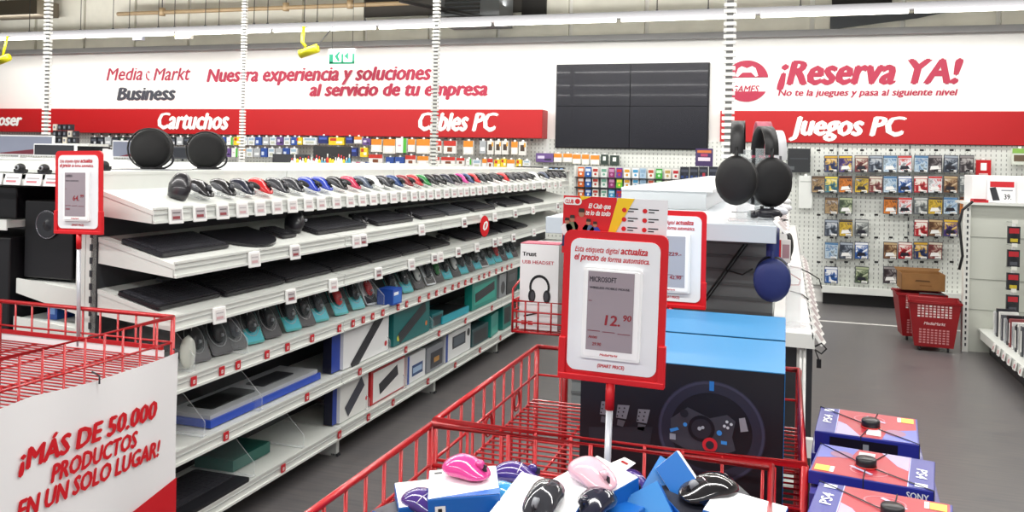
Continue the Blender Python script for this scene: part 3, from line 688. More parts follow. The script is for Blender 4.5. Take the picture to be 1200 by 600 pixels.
for i, (px, kd, col) in enumerate(MICE):
    X = -2.36; Y = y_on(px, X, surf(1, X)); lb = f'{col} computer mouse on the top shelf, {nth(i+1)} from the left'
    R = Matrix.Translation((X, Y, surf(1, X) + .001)) @ Matrix.Rotation(tilt(1), 4, 'Y') @ Matrix.Rotation(pi / 2 - .12, 4, 'Z')
    if kd == 'V':
        thing('computer_mouse', 'tall black vertical mouse at the left end of the top shelf', 'mouse', VM, T=R)
    else:
        if col not in _mp: _mp[col] = mouse_parts(col)
        R = R @ Matrix.Translation((0, 0, .0185)) @ Matrix.Rotation(.12, 4, 'X') @ Matrix.Scale(1.3, 4)
        o = thing('computer_mouse', lb, 'mouse', _mp[col], T=R, group='mice on the top shelf')
        T2 = Matrix.Translation((X, Y, surf(1, X) + .0005)) @ Matrix.Rotation(tilt(1), 4, 'Y') @ Matrix.Rotation(pi / 2 - .12, 4, 'Z')
        single('display_stand', f'clear plastic stand under the {nth(i+1)} mouse on the top shelf', 'stand', STAND, T=T2, group='clear stands under the mice')
n_ = 0
for i, (px, kd, col) in enumerate(MICE):
    if i == 0: tx = [203, 231]
    elif i == 1: continue
    else: tx = [px - 1]
    for t_ in tx:
        n_ += 1; shelf_tag(1, t_, f'white electronic price tag on the top shelf edge, {nth(n_)} from left', TAGP if n_ < 4 else TAGQ, 'price tags on the top shelf')
for k, pxs, nm in ((2, (295, 343, 415, 423, 492, 542, 578, 602, 623, 652), 'second shelf'), (3, (254, 338, 388, 441, 480, 507, 514, 535, 557, 578, 584, 600, 624), 'third shelf')):
    for i, px in enumerate(pxs): shelf_tag(k, px, f'white electronic price tag on the {nm} edge, {nth(i+1)} from left', TAGP if i % 2 else TAGQ, 'price tags on the ' + nm, -.006)
rt = MB(); rt.box(-.016, -.003, -.019, .016, 0, .019, M('#c3202a', .4)); rt.rect(-.006, -.008, .006, .006, WHITE, FR(0, -.003, 0)); rt.rect(-.002, -.005, .002, .003, M('#c3202a', .4), FR(0, -.003, 0), .0014); RTAG = rt.mesh('price_marker')
for k, pxs, nm in ((4, (226, 259, 278, 312, 336, 365, 397, 413, 425, 436, 448, 466, 476, 491, 502, 511, 521, 530, 537, 545, 552, 561, 567, 573, 581, 588, 594, 599), 'fourth shelf'),
                   (5, (264, 359, 421, 475, 514, 545, 576), 'fifth shelf'), (6, (232, 331, 397, 431, 460, 501, 533, 562, 586), 'bottom shelf')):
    d, z, r = SH[k]
    for i, px in enumerate(pxs):
        X = -d + .006; Y = y_on(px, X, z)
        single('price_marker', f'small red price marker on the {nm} edge, {nth(i+1)} from left', 'price marker', RTAG, (X + .003, Y, z - .004), rz=pi / 2, ry=0, group='red price markers on the ' + nm)
# ------------------------------------------------------------------ keyboards and pads on the second and third shelves
KB = {}
def keyboard_parts(L=.44, D=.14, col='#1d1c20', key='#303036', rest=False):
    k = (L, D, col, key, rest)
    if k in KB: return KB[k]
    b = MB(); b.prism(rounded(L, D + (.06 if rest else 0), .012, 3, -L / 2, -D / 2 - (.06 if rest else 0)), 0, .014, M(col, .35), None)
    ks = MB(); rows = 5; n = 15; m_ = .012; cw = (L - 2 * m_) / n; rh = (D - 2 * m_) / rows
    km = M(key, .45)
    for r in range(rows):
        for c in range(n):
            if r == 0 and 4 <= c <= 8:
                if c == 4: ks.box(-L / 2 + m_ + 4 * cw + .001, -D / 2 + m_, .014, -L / 2 + m_ + 9 * cw - .001, -D / 2 + m_ + rh - .003, .019, km)
                continue
            x = -L / 2 + m_ + c * cw; y = -D / 2 + m_ + r * rh
            ks.box(x + .001, y, .014, x + cw - .002, y + rh - .003, .019, km)
    lg = MB(); lg.rect(-.015, D / 2 - .009, .015, D / 2 - .004, M('#8a8c90', .4), Matrix.Translation((0, 0, .014)))
    KB[k] = [('body', b.mesh('body')), ('keys', ks.mesh('keys')), ('logo_mark', lg.mesh('logo_mark'))]
    return KB[k]
def on_shelf(k, px0, px1, X, lift=.0012):
    """frame of a thing whose long side runs along the shelf between two columns of the picture, facing the aisle"""
    zf = surf(k, X); Ya = y_on(px0, -SH[k][0], SH[k][1]); Yb = y_on(px1, -SH[k][0], SH[k][1])
    return Matrix.Translation((X, (Ya + Yb) / 2, zf + lift)) @ Matrix.Rotation(tilt(k), 4, 'Y') @ Matrix.Rotation(pi / 2, 4, 'Z'), Yb - Ya
def kb(k, px0, px1, label, X=-2.315, **kw):
    kw.setdefault('D', .20 if k == 2 else .23)
    T, L = on_shelf(k, px0, px1, X); L = round(L, 2); thing('keyboard', label, 'keyboard', keyboard_parts(L, **kw), T=T, group='keyboards on the shelves')
def lowmouse(k, px, label, col='black', X=-2.3):
    T, L = on_shelf(k, px, px + 1, X)
    if col not in _mp: _mp[col] = mouse_parts(col)
    thing('computer_mouse', label, 'mouse', _mp[col], T=T, group='mice on the lower shelves')
kb(2, 207, 285, 'wide black keyboard at the left end of the second shelf', D=.2, col='#222227')
T, L = on_shelf(2, 290, 347, -2.31); m = MB(); pts = [(-.17, .10), (-.17, -.02)] + [(-.17 + .34 * t_, -.03 - .11 * sin(pi * t_) ** .6) for t_ in band(.05, .95, 14)] + [(.17, -.02), (.17, .10)]
m.prism(pts, 0, .010, SATIN); single('mouse_pad', 'round fronted black desk pad right of the first keyboard, second shelf', 'desk pad', m, T=T)
m = keyboard_parts(.12, .14, '#1d1c20', '#2a2a2e'); T, L = on_shelf(2, 349, 366, -2.3); thing('number_pad', 'small black number pad lying left of the standing black mouse', 'number pad', m, T=T)
T, L = on_shelf(2, 368, 384, -2.31); thing('computer_mouse', 'upright black ergonomic mouse between number pad and keyboard, second shelf', 'mouse', VM, T=T)
kb(2, 386, 443, 'black keyboard right of the ergonomic mouse on the second shelf', key='#37373c')
lowmouse(2, 449, 'black mouse left of the third keyboard on the second shelf')
kb(2, 455, 496, 'black keyboard between two mice on the second shelf')
lowmouse(2, 500, 'black mouse right of the third keyboard on the second shelf')
kb(2, 505, 533, 'black keyboard above the red hanging tag', key='#3c3c42'); kb(2, 536, 561, 'grey keyboard right of the red hanging tag', col='#3a3d42', key='#4b4e54')
kb(2, 565, 590, 'black keyboard right of the grey one on the second shelf'); lowmouse(2, 596, 'black mouse near the far end of the second shelf')
kb(2, 602, 622, 'black keyboard second from the far end of the second shelf'); kb(2, 628, 645, 'black keyboard at the far end of the second shelf')
kb(3, 203, 275, 'long black keyboard at the left end of the third shelf', D=.2, rest=False)
T, L = on_shelf(3, 262, 318, -2.46); m = MB(); m.prism(rounded(.36, .035, .006, 2, -.18, -.018), 0, .012, M('#5c5e63', .4)); single('wrist_rest', 'grey bar lying behind the keyboards at left on the third shelf', 'wrist rest', m, T=T)
xs = [(277, 346), (347, 399), (400, 443), (445, 480), (481, 511), (512, 536)]
for i, (a_, b_) in enumerate(xs): kb(3, a_, b_, f'black keyboard on the third shelf, {nth(i+2)} from the left', key=['#2a2a2e', '#333338', '#26262a'][i % 3])
for i, (a_, b_) in enumerate([(553, 572), (575, 592), (595, 609), (612, 625)]): kb(3, a_, b_, f'black keyboard on the third shelf, {nth(4-i)} from the far end')
lowmouse(3, 541, 'black mouse beside the bare stretch of the third shelf')
# hanging red extra tag
X = -2.125; Y = y_on(565, X, 1.1)
m = MB(); T = frame((X + .02, Y, 0), (.93, .36, 0), (0, 0, 1)); zt = at(562, 251, X=X).z; z0 = zt - .035; 
m.prism([(-.075, zt), (-.03, zt), (.02, z0), (-.015, z0 - .01)], 0, .0015, WHITE, T)
ov = [(.0 + .034 * cos(t_), z0 - .055 + .078 * sin(t_)) for t_ in band(0, 2 * pi * 23 / 24, 23)]
m.prism(ov, 0, .003, M('#d5141d', .4), T); t = MB(); t.text('0', 0, z0 - .085, .07, WHITE, T, width=.03, align='c', bold=.05, l=.0045)
thing('shelf_flag', 'oval red tag with white zero hanging from the second shelf', 'shelf tag', [('strip', m), ('numeral', t)])
# ------------------------------------------------------------------ mice in clear blister packs, fourth shelf
CLEARB = M('#8a969a', .06, alpha=.10)
def blister(col, card, w_=.105, h_=.175):
    s = MB(); s.prism(rounded(w_, h_, .012, 3, -w_ / 2, 0), 0, .002, M(card, .35), FR(0, .0, 0), m2=M(card, .35)); T = FR(0, -.002, 0)
    s.rect(-w_ / 2 + .006, .01, w_ / 2 - .006, .06, M('#1d9fb0' if card.startswith('#1f') else '#2a2b30', .35), T); s.rect(-w_ / 2 + .002, .075, w_ / 2 - .002, h_ - .004, M('#121318', .35), T) if card != '#c8ccd0' else None
    s.rect(-w_ / 2 + .008, h_ - .03, w_ / 2 - .03, h_ - .014, M('#cfd6da', .4), T)
    u = MB(); 
    for z, r1 in ((.0, 1), (.03, .86)): pass
    o = [(.044 * cos(t_), .1 + .066 * sin(t_)) for t_ in band(0, 2 * pi * 15 / 16, 15)]; i_ = [(.036 * cos(t_), .1 + .056 * sin(t_)) for t_ in band(0, 2 * pi * 15 / 16, 15)]
    vs = [(x, y, .002) for x, y in o] + [(x, y, .046) for x, y in i_]
    u.add(vs, [(k, (k + 1) % 16, 16 + (k + 1) % 16, 16 + k) for k in range(16)] + [tuple(range(16, 32))], CLEARB, FR(0, -.002, 0), True); u.tube([(x, y, .004) for x, y in o], .0016, CLEAR2, n=4, closed=True, T=FR(0, -.002, 0)); u.tube([(x, y, .046) for x, y in i_[2:8]], .0012, M('#eef2f4', .1, alpha=.75), n=4, T=FR(0, -.002, 0))  # pale tubes along the bubble edges are highlights put into the shape
    q = mouse_body(.1, .058, .034, M(MCOL[col], .28, coat=.4), 14, 8); R = FR(0, -.004, .1) @ Matrix.Rotation(0, 4, 'Z'); q.v = [R @ v for v in q.v]
    wq = MB(); wq.tube([(-.004, -.032, .075), (.004, -.032, .075)], .008, GREY, n=8)
    return [('card', s.mesh('card')), ('bubble', u.mesh('bubble')), ('computer_mouse', q.mesh('computer_mouse'), {'sub': [('scroll_wheel', wq.mesh('scroll_wheel'))]})]
BL = {}
BLI = [(236, 'black', 'b'), (262, 'black', 'b'), (280, 'dark navy', 'b'), (300, 'black', 't'), (321, 'black', 'b'), (345, 'charcoal', 't'), (362, 'black', 'b'), (378, 'charcoal', 't'), (401, 'bright red', 't'), (421, 'black', 't'), (437, 'bright red', 'g'),
       (464, 'charcoal', 't'), (479, 'charcoal', 't'), (493, 'white', 'b'), (506, 'charcoal', 'g'), (516, 'green', 'b'), (526, 'black', 't'), (536, 'white', 'b'), (545, 'charcoal', 't'), (553, 'black', 'b'), (561, 'black', 't'), (569, 'charcoal', 'g'), (577, 'black', 't'), (585, 'bright red', 't'),
       (592, 'charcoal', 'b'), (598, 'black', 't'), (604, 'black', 'b')]
for i, (px, c, cd) in enumerate(BLI):
    cc = {'t': '#1f8f8c', 'b': '#1c1c22', 'g': '#c8ccd0'}[cd]; key = (c, cc)
    if key not in BL: BL[key] = blister(c, cc)
    X = -2.235; Y = y_on(px, X, surf(4, X))
    nmc = {'t': 'teal', 'b': 'black', 'g': 'pale grey'}[cd]
    R = Matrix.Translation((X, Y, surf(4, X) + .002)) @ Matrix.Rotation(pi / 2 - .25, 4, 'Z') @ Matrix.Rotation(-.55, 4, 'X')
    thing('mouse_pack', f'{c} mouse in clear pack on {nmc} card, {nth(i+1)} from left, fourth shelf', 'mouse pack', BL[key], T=R, group='blister packed mice on the fourth shelf')
m = MB(); R_ = Matrix.Translation((-2.2, y_on(217, -2.2, .78), .81)) @ Matrix.Rotation(pi / 2, 4, 'Z') @ Matrix.Rotation(pi / 2, 4, 'X')
m.lathe([(.001, -.018), (.04, -.018), (.05, 0), (.04, .018), (.001, .018)], M('#c7cbc2', .2, coat=.4), 20); 
T = Matrix.Translation((-2.2, y_on(220, -2.2, .78), surf(4, -2.2) + .07)) @ Matrix.Diagonal((1, .62, 1.35, 1)) @ Matrix.Rotation(pi / 2, 4, 'Y')
single('round_pack', 'round translucent pack at the left end of the fourth shelf', 'pack', m, T=T)
pX = -2.2
m = pack(.12, .09, .1, '#1f4aa8', [(.08, .1, .92, .8, '#3a74c8'), (.1, .6, .6, .8, '#eef2f6')]); T = Matrix.Translation((-2.2, y_on(451, -2.2, .75), surf(4, -2.2) + .001)) @ Matrix.Rotation(pi / 2, 4, 'Z')
single('mouse_carton', 'small blue carton among the mouse packs on the fourth shelf', 'box', m, T=T @ Matrix.Translation((0, .02, 0)))
# ------------------------------------------------------------------ cartons on the fifth and bottom shelves
def stand_box(k, px0, px1, h_, d_, base, dec, name, label, cat='box', X=-2.18, lean=0, bev=.002, extra=None, yaw=0):
    Ya = y_on(px0, X, surf(k, X)); Yb = y_on(px1, X, surf(k, X)); w_ = Yb - Ya
    s = pack(w_, h_, d_, base, dec)
    if extra: extra(s, w_, h_, FR(-w_ / 2, -d_, 0))
    single(name, label, cat, s, T=Matrix.Translation((X - d_, (Ya + Yb) / 2, surf(k, X) + .0015)) @ Matrix.Rotation(pi / 2 + yaw, 4, 'Z') @ Matrix.Rotation(-lean, 4, 'X'), bevel=bev)
def kb_art(ang=.42, c='#232327', s0=.78, kx='#3a3a40'):
    def f(s, w_, h_, T):
        cx, cy = w_ * .5, h_ * .52; L = w_ * s0; D = h_ * .34
        def r(x, y): return (cx + x * cos(ang) - y * sin(ang), cy + x * sin(ang) + y * cos(ang))
        s.shape([r(-L / 2, -D / 2), r(L / 2, -D / 2), r(L / 2, D / 2), r(-L / 2, D / 2)], M(c, .4), T, .002)
        for i in range(4):
            yy = -D / 2 + D * (.12 + .22 * i)
            s.shape([r(-L * .47, yy), r(L * .47, yy), r(L * .47, yy + D * .13), r(-L * .47, yy + D * .13)], M(kx, .4), T, .0028)
    return f
# flat blue framed display keyboard box, nearest bay
X0 = -2.2; Ya = y_on(247, X0, .44); Yb = y_on(384, -2.16, .44); L = Yb - Ya
m = MB(); m.box(-L / 2, -.11, 0, L / 2, .13, .03, M('#1f46b0', .35)); m.box(-L / 2 + .012, -.098, .03, L / 2 - .012, .118, .047, M('#b5b8bb', .3))
m.prism(rounded(L * .36, .13, .01, 2, -L * .40, -.05), .047, .052, BLACK); m.prism(rounded(L * .3, .1, .01, 2, .04, -.04), .047, .052, DARK)
single('keyboard_box', 'flat blue edged keyboard box with grey top on the fifth shelf', 'box', m, T=Matrix.Translation((-2.31, (Ya + Yb) / 2 - .0, surf(5, -2.3) + .002)) @ Matrix.Rotation(pi / 2, 4, 'Z'))
stand_box(5, 388, 398, .2, .05, '#14152a', [(0, 0, 1, 1, '#1e3c9a')], 'keyboard_box', 'upright dark blue box end beside the white keyboard box, fifth shelf', X=-2.2)
stand_box(5, 402, 455, .2, .06, '#e4e5e6', [('o', .93, .22, .03, '#c9252f')], 'keyboard_box', 'large white box picturing a black keyboard, fifth shelf', extra=kb_art(.6), X=-2.18)
stand_box(5, 461, 503, .2, .07, '#17696a', [('o', .9, .3, .03, '#d8742e'), ('o', .12, .2, .035, '#c9c32e')], 'keyboard_box', 'large dark teal box picturing a keyboard, fifth shelf', extra=kb_art(.35, '#2d2f33'), X=-2.18)
stand_box(5, 506, 519, .09, .14, '#1f6f74', [(.1, .1, .9, .8, '#2c3338')], 'mouse_carton', 'small dark teal carton leaning right of the large teal box', X=-2.19)
m = MB(); Ya = y_on(520, -2.17, .44); Yb = y_on(551, -2.17, .44); L = Yb - Ya; m.box(-L / 2, -.12, 0, L / 2, .12, .05, M('#1f9db0', .35)); m.box(-L / 2 + .01, -.11, .05, L / 2 - .01, .11, .052, BLACK)
single('keyboard_box', 'flat turquoise keyboard box with black top, fifth shelf', 'box', m, T=Matrix.Translation((-2.3, (Ya + Yb) / 2, surf(5, -2.3) + .002)) @ Matrix.Rotation(pi / 2, 4, 'Z'))
stand_box(5, 553, 582, .2, .06, '#1a8478', [(.08, .15, .92, .85, '#26a090')], 'keyboard_box', 'bright teal box picturing a keyboard near the headset carton', extra=kb_art(.1, '#24262a'), X=-2.18)
stand_box(5, 585, 593, .19, .05, '#8b9094', [('o', .5, .4, .3, '#2c2d32')], 'mouse_carton', 'grey mouse pack at the far right of the fifth shelf')
stand_box(5, 594, 606, .2, .05, '#26272c', [(.2, .5, .8, .8, '#4d4f55')], 'mouse_carton', 'black accessory pack at the far right of the fifth shelf')
stand_box(5, 609, 620, .2, .05, '#1a7f78', [(.2, .3, .8, .7, '#22242a')], 'keyboard_box', 'small teal box behind the headset carton, fifth shelf')
# bottom shelf
T = Matrix.Translation((-2.31, (y_on(206, -2.16, .17) + y_on(292, -2.16, .17)) / 2 - .05, surf(6, -2.3) + .06)) @ Matrix.Rotation(.12, 4, 'Y') @ Matrix.Rotation(pi / 2, 4, 'Z')
kp = keyboard_parts(.50, .22, '#1a1a1f', '#2f2f35', True); thing('keyboard', 'large black keyboard with wrist rest at left on the bottom shelf', 'keyboard', kp, T=Matrix.Translation((-2.31, y_on(250, -2.16, .17) - .03, surf(6, -2.3) + .004)) @ Matrix.Rotation(pi / 2, 4, 'Z'))
m = MB(); m.box(-.14, -.1, 0, .14, .1, .05, M('#1b5f54', .4)); m.box(-.125, -.085, .05, .125, .085, .051, M('#175046', .4)); 
single('keyboard_box', 'flat dark green box behind the black keyboard, bottom shelf', 'box', m, T=Matrix.Translation((-2.37, y_on(300, -2.25, .2), surf(6, -2.3) + .002)) @ Matrix.Rotation(pi / 2, 4, 'Z'))
stand_box(6, 389, 397, .2, .05, '#14152a', [(0, 0, 1, 1, '#1d3b98')], 'keyboard_box', 'upright blue box end on the bottom shelf', X=-2.2)
stand_box(6, 398, 431, .2, .05, '#e2e3e0', [('o', .93, .3, .035, '#cf2f33')], 'keyboard_box', 'white box picturing a dark tablet keyboard, bottom shelf', extra=kb_art(.6, '#3b3d47', .7, '#474a55'), X=-2.18)
stand_box(6, 434, 474, .19, .12, '#c4262c', [(.06, .04, .98, .94, '#e9e9e7')], 'keyboard_box', 'red and white box picturing a black keyboard, bottom shelf', extra=kb_art(.25, '#26262b', .55), X=-2.18)
stand_box(6, 477, 498, .17, .09, '#e9eaec', [(0, 0, .1, 1, '#2a4fa8'), (.25, .2, .85, .6, '#2c4a80'), (.3, .3, .8, .5, '#a9c4e2')], 'accessory_box', 'blue and white box beside the red one, bottom shelf')
stand_box(6, 500, 520, .16, .1, '#8b8f96', [(.2, .1, .9, .75, '#3b3d45'), (.4, .3, .7, .5, '#b8863f')], 'accessory_box', 'grey accessory box in the middle of the bottom shelf')
stand_box(6, 522, 551, .19, .1, '#e9ebec', [(0, 0, .08, 1, '#2747a0'), (.25, .35, .78, .8, '#3a3e48'), (.3, .42, .72, .74, '#5b6570'), ('o', .9, .7, .06, '#24252b')], 'accessory_box', 'white box picturing a small screen, bottom shelf')
stand_box(6, 553, 572, .13, .12, '#2b4d52', [(.1, .1, .9, .8, '#24262b')], 'mouse_carton', 'dark teal mouse packs right of the small screen box')
stand_box(6, 573, 585, .17, .1, '#1c8d82', [(.1, .1, .9, .4, '#24a596')], 'keyboard_box', 'teal box with lighter lower edge on the bottom shelf', yaw=.1)
stand_box(6, 589, 599, .2, .06, '#1b7f76', [(.15, .2, .85, .85, '#22262a')], 'keyboard_box', 'teal keyboard box at the far end of the bottom shelf')
m = MB(); m.box(-.13, -.1, 0, .13, .1, .022, M('#b9bcc0', .3)); m.box(-.12, -.09, .022, .12, .09, .028, M('#d8dadd', .3)); single('tablet_box', 'flat silver grey tray lying on boxes in the bottom shelf', 'box', m,
       T=Matrix.Translation((-2.36, y_on(508, -2.2, .35), surf(6, -2.3) + .166)) @ Matrix.Rotation(pi / 2, 4, 'Z'))
# clear acrylic dividers
CLEARD = M('#dfe8ea', .08, alpha=.06)
def divider(k, px, n, nm):
    X = -2.16; Y = y_on(px, X, surf(k, X) + .03); s = MB()
    FD = frame((X, Y, surf(k, X) + .001), (1, 0, 0), (0, 0, 1)); s.prism([(0, 0), (-.32, 0), (-.32, .17), (-.13, .17), (0, .06)], -.001, .001, CLEARD, FD); s.tube([(-.13, .17, 0), (-.10, .155, 0), (0, .06, 0), (0, 0, 0)], .0018, CLEAR2, n=4, T=FD)
    s.box(X - .32, Y - .012, surf(k, X) + .0005, X, Y + .012, surf(k, X) + .0025, CLEAR2)
    single('shelf_divider', f'clear plastic divider on the {nm}, {nth(n)} from the left', 'divider', s, group='clear shelf dividers')
for k, pxs, nm in ((5, (240, 307, 457, 508), 'fifth shelf'), (6, (298, 356, 432.5, 475.5), 'bottom shelf'), (4, (228, 290, 450), 'fourth shelf')):
    for i, px in enumerate(pxs): divider(k, px, i + 1, nm)

# ------------------------------------------------------------------ things on top of the mouse shelving
def dome(px, label, seed):
    X = -2.72; Y = y_on(px, X, 1.48); z = 1.4745
    q = MB(); q.box(-.15, -.14, 0, .15, .14, .003, M('#8b8d90', .5)) if seed == 0 else q.box(-.06, -.05, 0, .06, .05, .003, M('#8b8d90', .5))
    b = MB(); R = Matrix.Translation((0, 0, .003)) @ Matrix.Rotation(radians(-12), 4, 'X')
    b.add(*[(lambda mm: (mm.v, mm.f))((lambda mm: mm.lathe([(.02, -.07), (.055, -.06), (.085, -.03), (.094, 0), (.092, .02), (.075, .05), (.04, .065), (.01, .068)], BLACK, 28))(MB()))[i] for i in (0, 1)], M('#070708', .75), Matrix.Translation((0, 0, .094)) @ Matrix.Rotation(radians(78), 4, 'X'), True)
    ft = MB(); ft.lathe([(.04, .003), (.05, .004), (.045, .014), (.02, .018)], BLACK, 20)
    rg = MB(); rg.tube([(.03 + .062 * cos(t_), .0, .05 + .045 * sin(t_)) for t_ in band(-2.2, 1.3, 14)], .005, DARK, n=6)
    cl = MB(); cl.tube([(.092 * cos(t_), -.045, .094 + .09 * sin(t_)) for t_ in band(0, 2 * pi * 23 / 24, 23)], .004, M('#141315', .5), n=6, closed=True)
    thing('round_speaker', label, 'speaker', [('mat', q), ('dome', b), ('foot', ft), ('handle', rg), ('rim', cl)], (X, Y, z), rz=radians(25))
dome(178, 'big round black speaker on grey mat on the shelving top, left one', 0); dome(243, 'round black speaker with loop handle on the shelving top', 1)

# ================================================================== RED WIRE BINS
def wire_bin(label, x0, x1, y0, y1, zt, zg, zb=.3, rim=.0082, sp=.08, mid=(.09, .3), coils=True, grid=.035, wr=.0039, sides='lrfb', legs=True, extra=None, bold_back=False):
    P = []
    m = MB(); m.tube([(x0, y0, zt), (x1, y0, zt), (x1, y1, zt), (x0, y1, zt)], rim, WIRE, n=8, closed=True)
    P.append(('rim', m))
    def side(a, b):
        nonlocal sp, wr
        s = MB(); a = Vector(a); b = Vector(b); n = max(2, round((b - a).length / sp))
        for k in range(1, n):
            p = a.lerp(b, k / n); s.tube([(p.x, p.y, zt), (p.x, p.y, zb)], wr, WIRE, n=6)
        for d in mid: s.tube([(a.x, a.y, zt - d), (b.x, b.y, zt - d)], wr, WIRE, n=6)
        s.tube([(a.x, a.y, zb), (b.x, b.y, zb)], wr * 1.4, WIRE, n=6)
        if coils:
            for q in (.45, .75):
                c = a.lerp(b, q); dr = (b - a).normalized()
                for r in (.022, .030): s.tube([(c.x + dr.x * r * cos(t_), c.y + dr.y * r * cos(t_), zt - .12 + r * sin(t_)) for t_ in band(0, 2 * pi * 15 / 16, 15)], .003, WIRE, n=5, closed=True)
        return s
    c = {'l': ((x0, y0, 0), (x0, y1, 0)), 'r': ((x1, y0, 0), (x1, y1, 0)), 'f': ((x0, y0, 0), (x1, y0, 0)), 'b': ((x0, y1, 0), (x1, y1, 0))}
    for k in sides:
        o_sp, o_wr = sp, wr
        if k == 'b' and bold_back: sp, wr = .17, .0052
        P.append(('wire_side', side(*c[k]))); sp, wr = o_sp, o_wr
    g = MB(); n = round((y1 - y0) / grid)
    for k in range(1, n): y = y0 + (y1 - y0) * k / n; g.tube([(x0, y, zg), (x1, y, zg)], .0028, WIRE, n=5)
    for k in range(0, 5): x = x0 + (x1 - x0) * k / 4; g.tube([(x, y0, zg - .005), (x, y1, zg - .005)], .0045, WIRE, n=5)
    P.append(('wire_floor', g))
    if legs:
        for x, y in ((x0, y0), (x1, y0), (x0, y1), (x1, y1)):
            l = MB(); l.tube([(x, y, zt), (x, y, .05)], rim, WIRE, n=8); l.tube([(x, y, .05), (x, y, 0)], .014, DARK, n=10); P.append(('leg', l))
    if extra: P += extra
    return thing('wire_bin', label, 'wire bin', P)
wire_bin('red wire bin of mouse boxes in the foreground centre', -.752, -.016, 1.0, 1.78, .95, .74, sides='lrfb', bold_back=True)
wire_bin('red wire bin holding the two blue topped wheel boxes', -.757, .046, 1.815, 2.655, .95, .787, sides='lrfb')
# left bin and its banner
wire_bin('red wire bin at left carrying the large white banner', -2.86, -2.06, 1.72, 2.515, .97, .83, sides='lrfb', coils=False, grid=.028)
m = MB(); nx, nz = 24, 8; ya, yb_, zt, zb = 1.3, 2.525, .845, .25
vs = []; 
for j in range(nz + 1):
    for i in range(nx + 1):
        y = ya + (yb_ - ya) * i / nx; z = zb + (zt - zb) * j / nz; sag = -.012 * sin(pi * ((i % 12) / 12)) * (j / nz)
        vs.append((-2.044 + .004 * sin(i * .9) * cos(j * .7), y, z + sag))
m.add(vs, [(j * (nx + 1) + i, j * (nx + 1) + i + 1, (j + 1) * (nx + 1) + i + 1, (j + 1) * (nx + 1) + i) for j in range(nz) for i in range(nx)], M('#f1f1f2', .55), None, True)
T = frame((-2.038, 0, 0), (0, 1, 0), (0, 0, 1)); BX = -2.038
def bt(mb, s, x0, yb0, x1, yb1, cap):
    p, q = at(x0, yb0, X=BX), at(x1, yb1, X=BX); mb.text(s, p.y, (p.z + q.z) / 2, cap, M('#cf1220', .5), T, width=q.y - p.y - cap * .16, shear=.16, bold=.07)
t = MB(); bt(t, '¡MÁS DE 50.000', 23, 552, 184, 489, .060); bt(t, 'PRODUCTOS', 60, 565, 161, 523, .053); bt(t, 'EN UN SOLO LUGAR!', 20, 606, 187, 537, .055)
r_ = MB(); a, b = at(203, 561, X=BX), at(155, 600, X=BX); k = (a.z - b.z) / (a.y - b.y)
r_.shape([(yb_ - .002, zb), (yb_ - .002, a.z), (b.y, b.z), (b.y - (b.z - zb) / k, zb)], M('#cf1220', .5), T, .001)
CT = []
for y in (at(114, 452, X=BX).y, yb_ - .012): c = MB(); CT.append(('cable_tie', c)); c.tube([(-2.03, y, .825), (-2.03, y, .85), (-2.06, y, .86)], .003, DARK, n=5)
thing('banner', 'white banner with red letters ¡MÁS DE 50.000 PRODUCTOS tied to the wire bin', 'banner', [('sheet', m), ('lettering', t), ('red_corner', r_)] + CT)
m = MB(); m.box(-2.83, 2.500, .45, -2.085, 2.504, .853, M('#efeff0', .5)); m.box(-2.83, 2.498, .853, -2.09, 2.506, .868, M('#b3141d', .5))
single('back_banner', 'white sheet with red top edge inside the left wire bin', 'banner', m)
# headset bin further down the aisle
zc_ = .95; a = at(601, 352, Z=.95); b = at(601, 388, Y=a.y)
X0, Y0b = a.x, a.y
wire_bin('small red wire basket stand with the white headset carton', X0, X0 + .285, Y0b, Y0b + .3, .95, b.z + .002, zb=b.z, sp=.055, mid=(.045, .09), coils=False, legs=False, rim=.005,
         extra=[('leg', MB().tube([(X0 + .2, Y0b + .15, b.z), (X0 + .2, Y0b + .15, .03)], .014, WIRE, n=8)), ('base_plate', MB().box(X0 + .1, Y0b, 0, X0 + .28, Y0b + .3, .03, WIRE, None)),
                ('corner_post', MB().tube([(X0, Y0b + .3, b.z), (X0, Y0b + .3, 1.02), (X0, Y0b + .15, 1.04), (X0, Y0b, 1.0), (X0, Y0b, b.z)], .005, WIRE, n=6))])
# headset carton
p, q = at(608, 387, Y=Y0b + .04), at(655, 290, Y=Y0b + .04); w_ = q.x - p.x; h_ = q.z - p.z
s = pack(w_, h_, .12, '#f0f0f1', []); T = FR(-w_ / 2, -.12, 0)
s.box(-w_ / 2, -.12, h_, w_ / 2, 0, h_ + .003, M('#b23a58', .4))
s.text('Trust', w_ * .06, h_ * .86, h_ * .045, BLACK, T, width=w_ * .36, bold=.05, shear=0); s.text('USB HEADSET', w_ * .06, h_ * .77, h_ * .04, M('#c0364a', .5), T, width=w_ * .82, bold=.02, shear=0)
o = []; hx, hy, R0 = w_ * .52, h_ * .50, w_ * .27
s.disc(hx, hy, R0, M('#17181b', .4), T, .001, 24, ry=R0 * 1.15, r0=R0 * .78)
s.rect(hx - R0 * .75, hy - R0 * 1.6, hx + R0 * .75, hy - R0 * .6, M('#f0f0f1', .4), T, .0014)
for k in (-1, 1): s.disc(hx + k * R0 * .72, hy - R0 * .85, R0 * .36, M('#1d1e22', .4), T, .0018, 16, ry=R0 * .62); s.disc(hx + k * R0 * .66, hy - R0 * .85, R0 * .2, M('#45474d', .4), T, .0024, 14, ry=R0 * .42)
s.shape([(w_ * .12, h_ * .14), (w_ * .5, h_ * .19), (w_ * .5, h_ * .205), (w_ * .12, h_ * .16)], BLACK, T)
s.rect(w_ * .06, h_ * .05, w_ * .2, h_ * .1, M('#c9353c', .4), T); s.rect(w_ * .23, h_ * .05, w_ * .36, h_ * .1, M('#c9353c', .4), T)
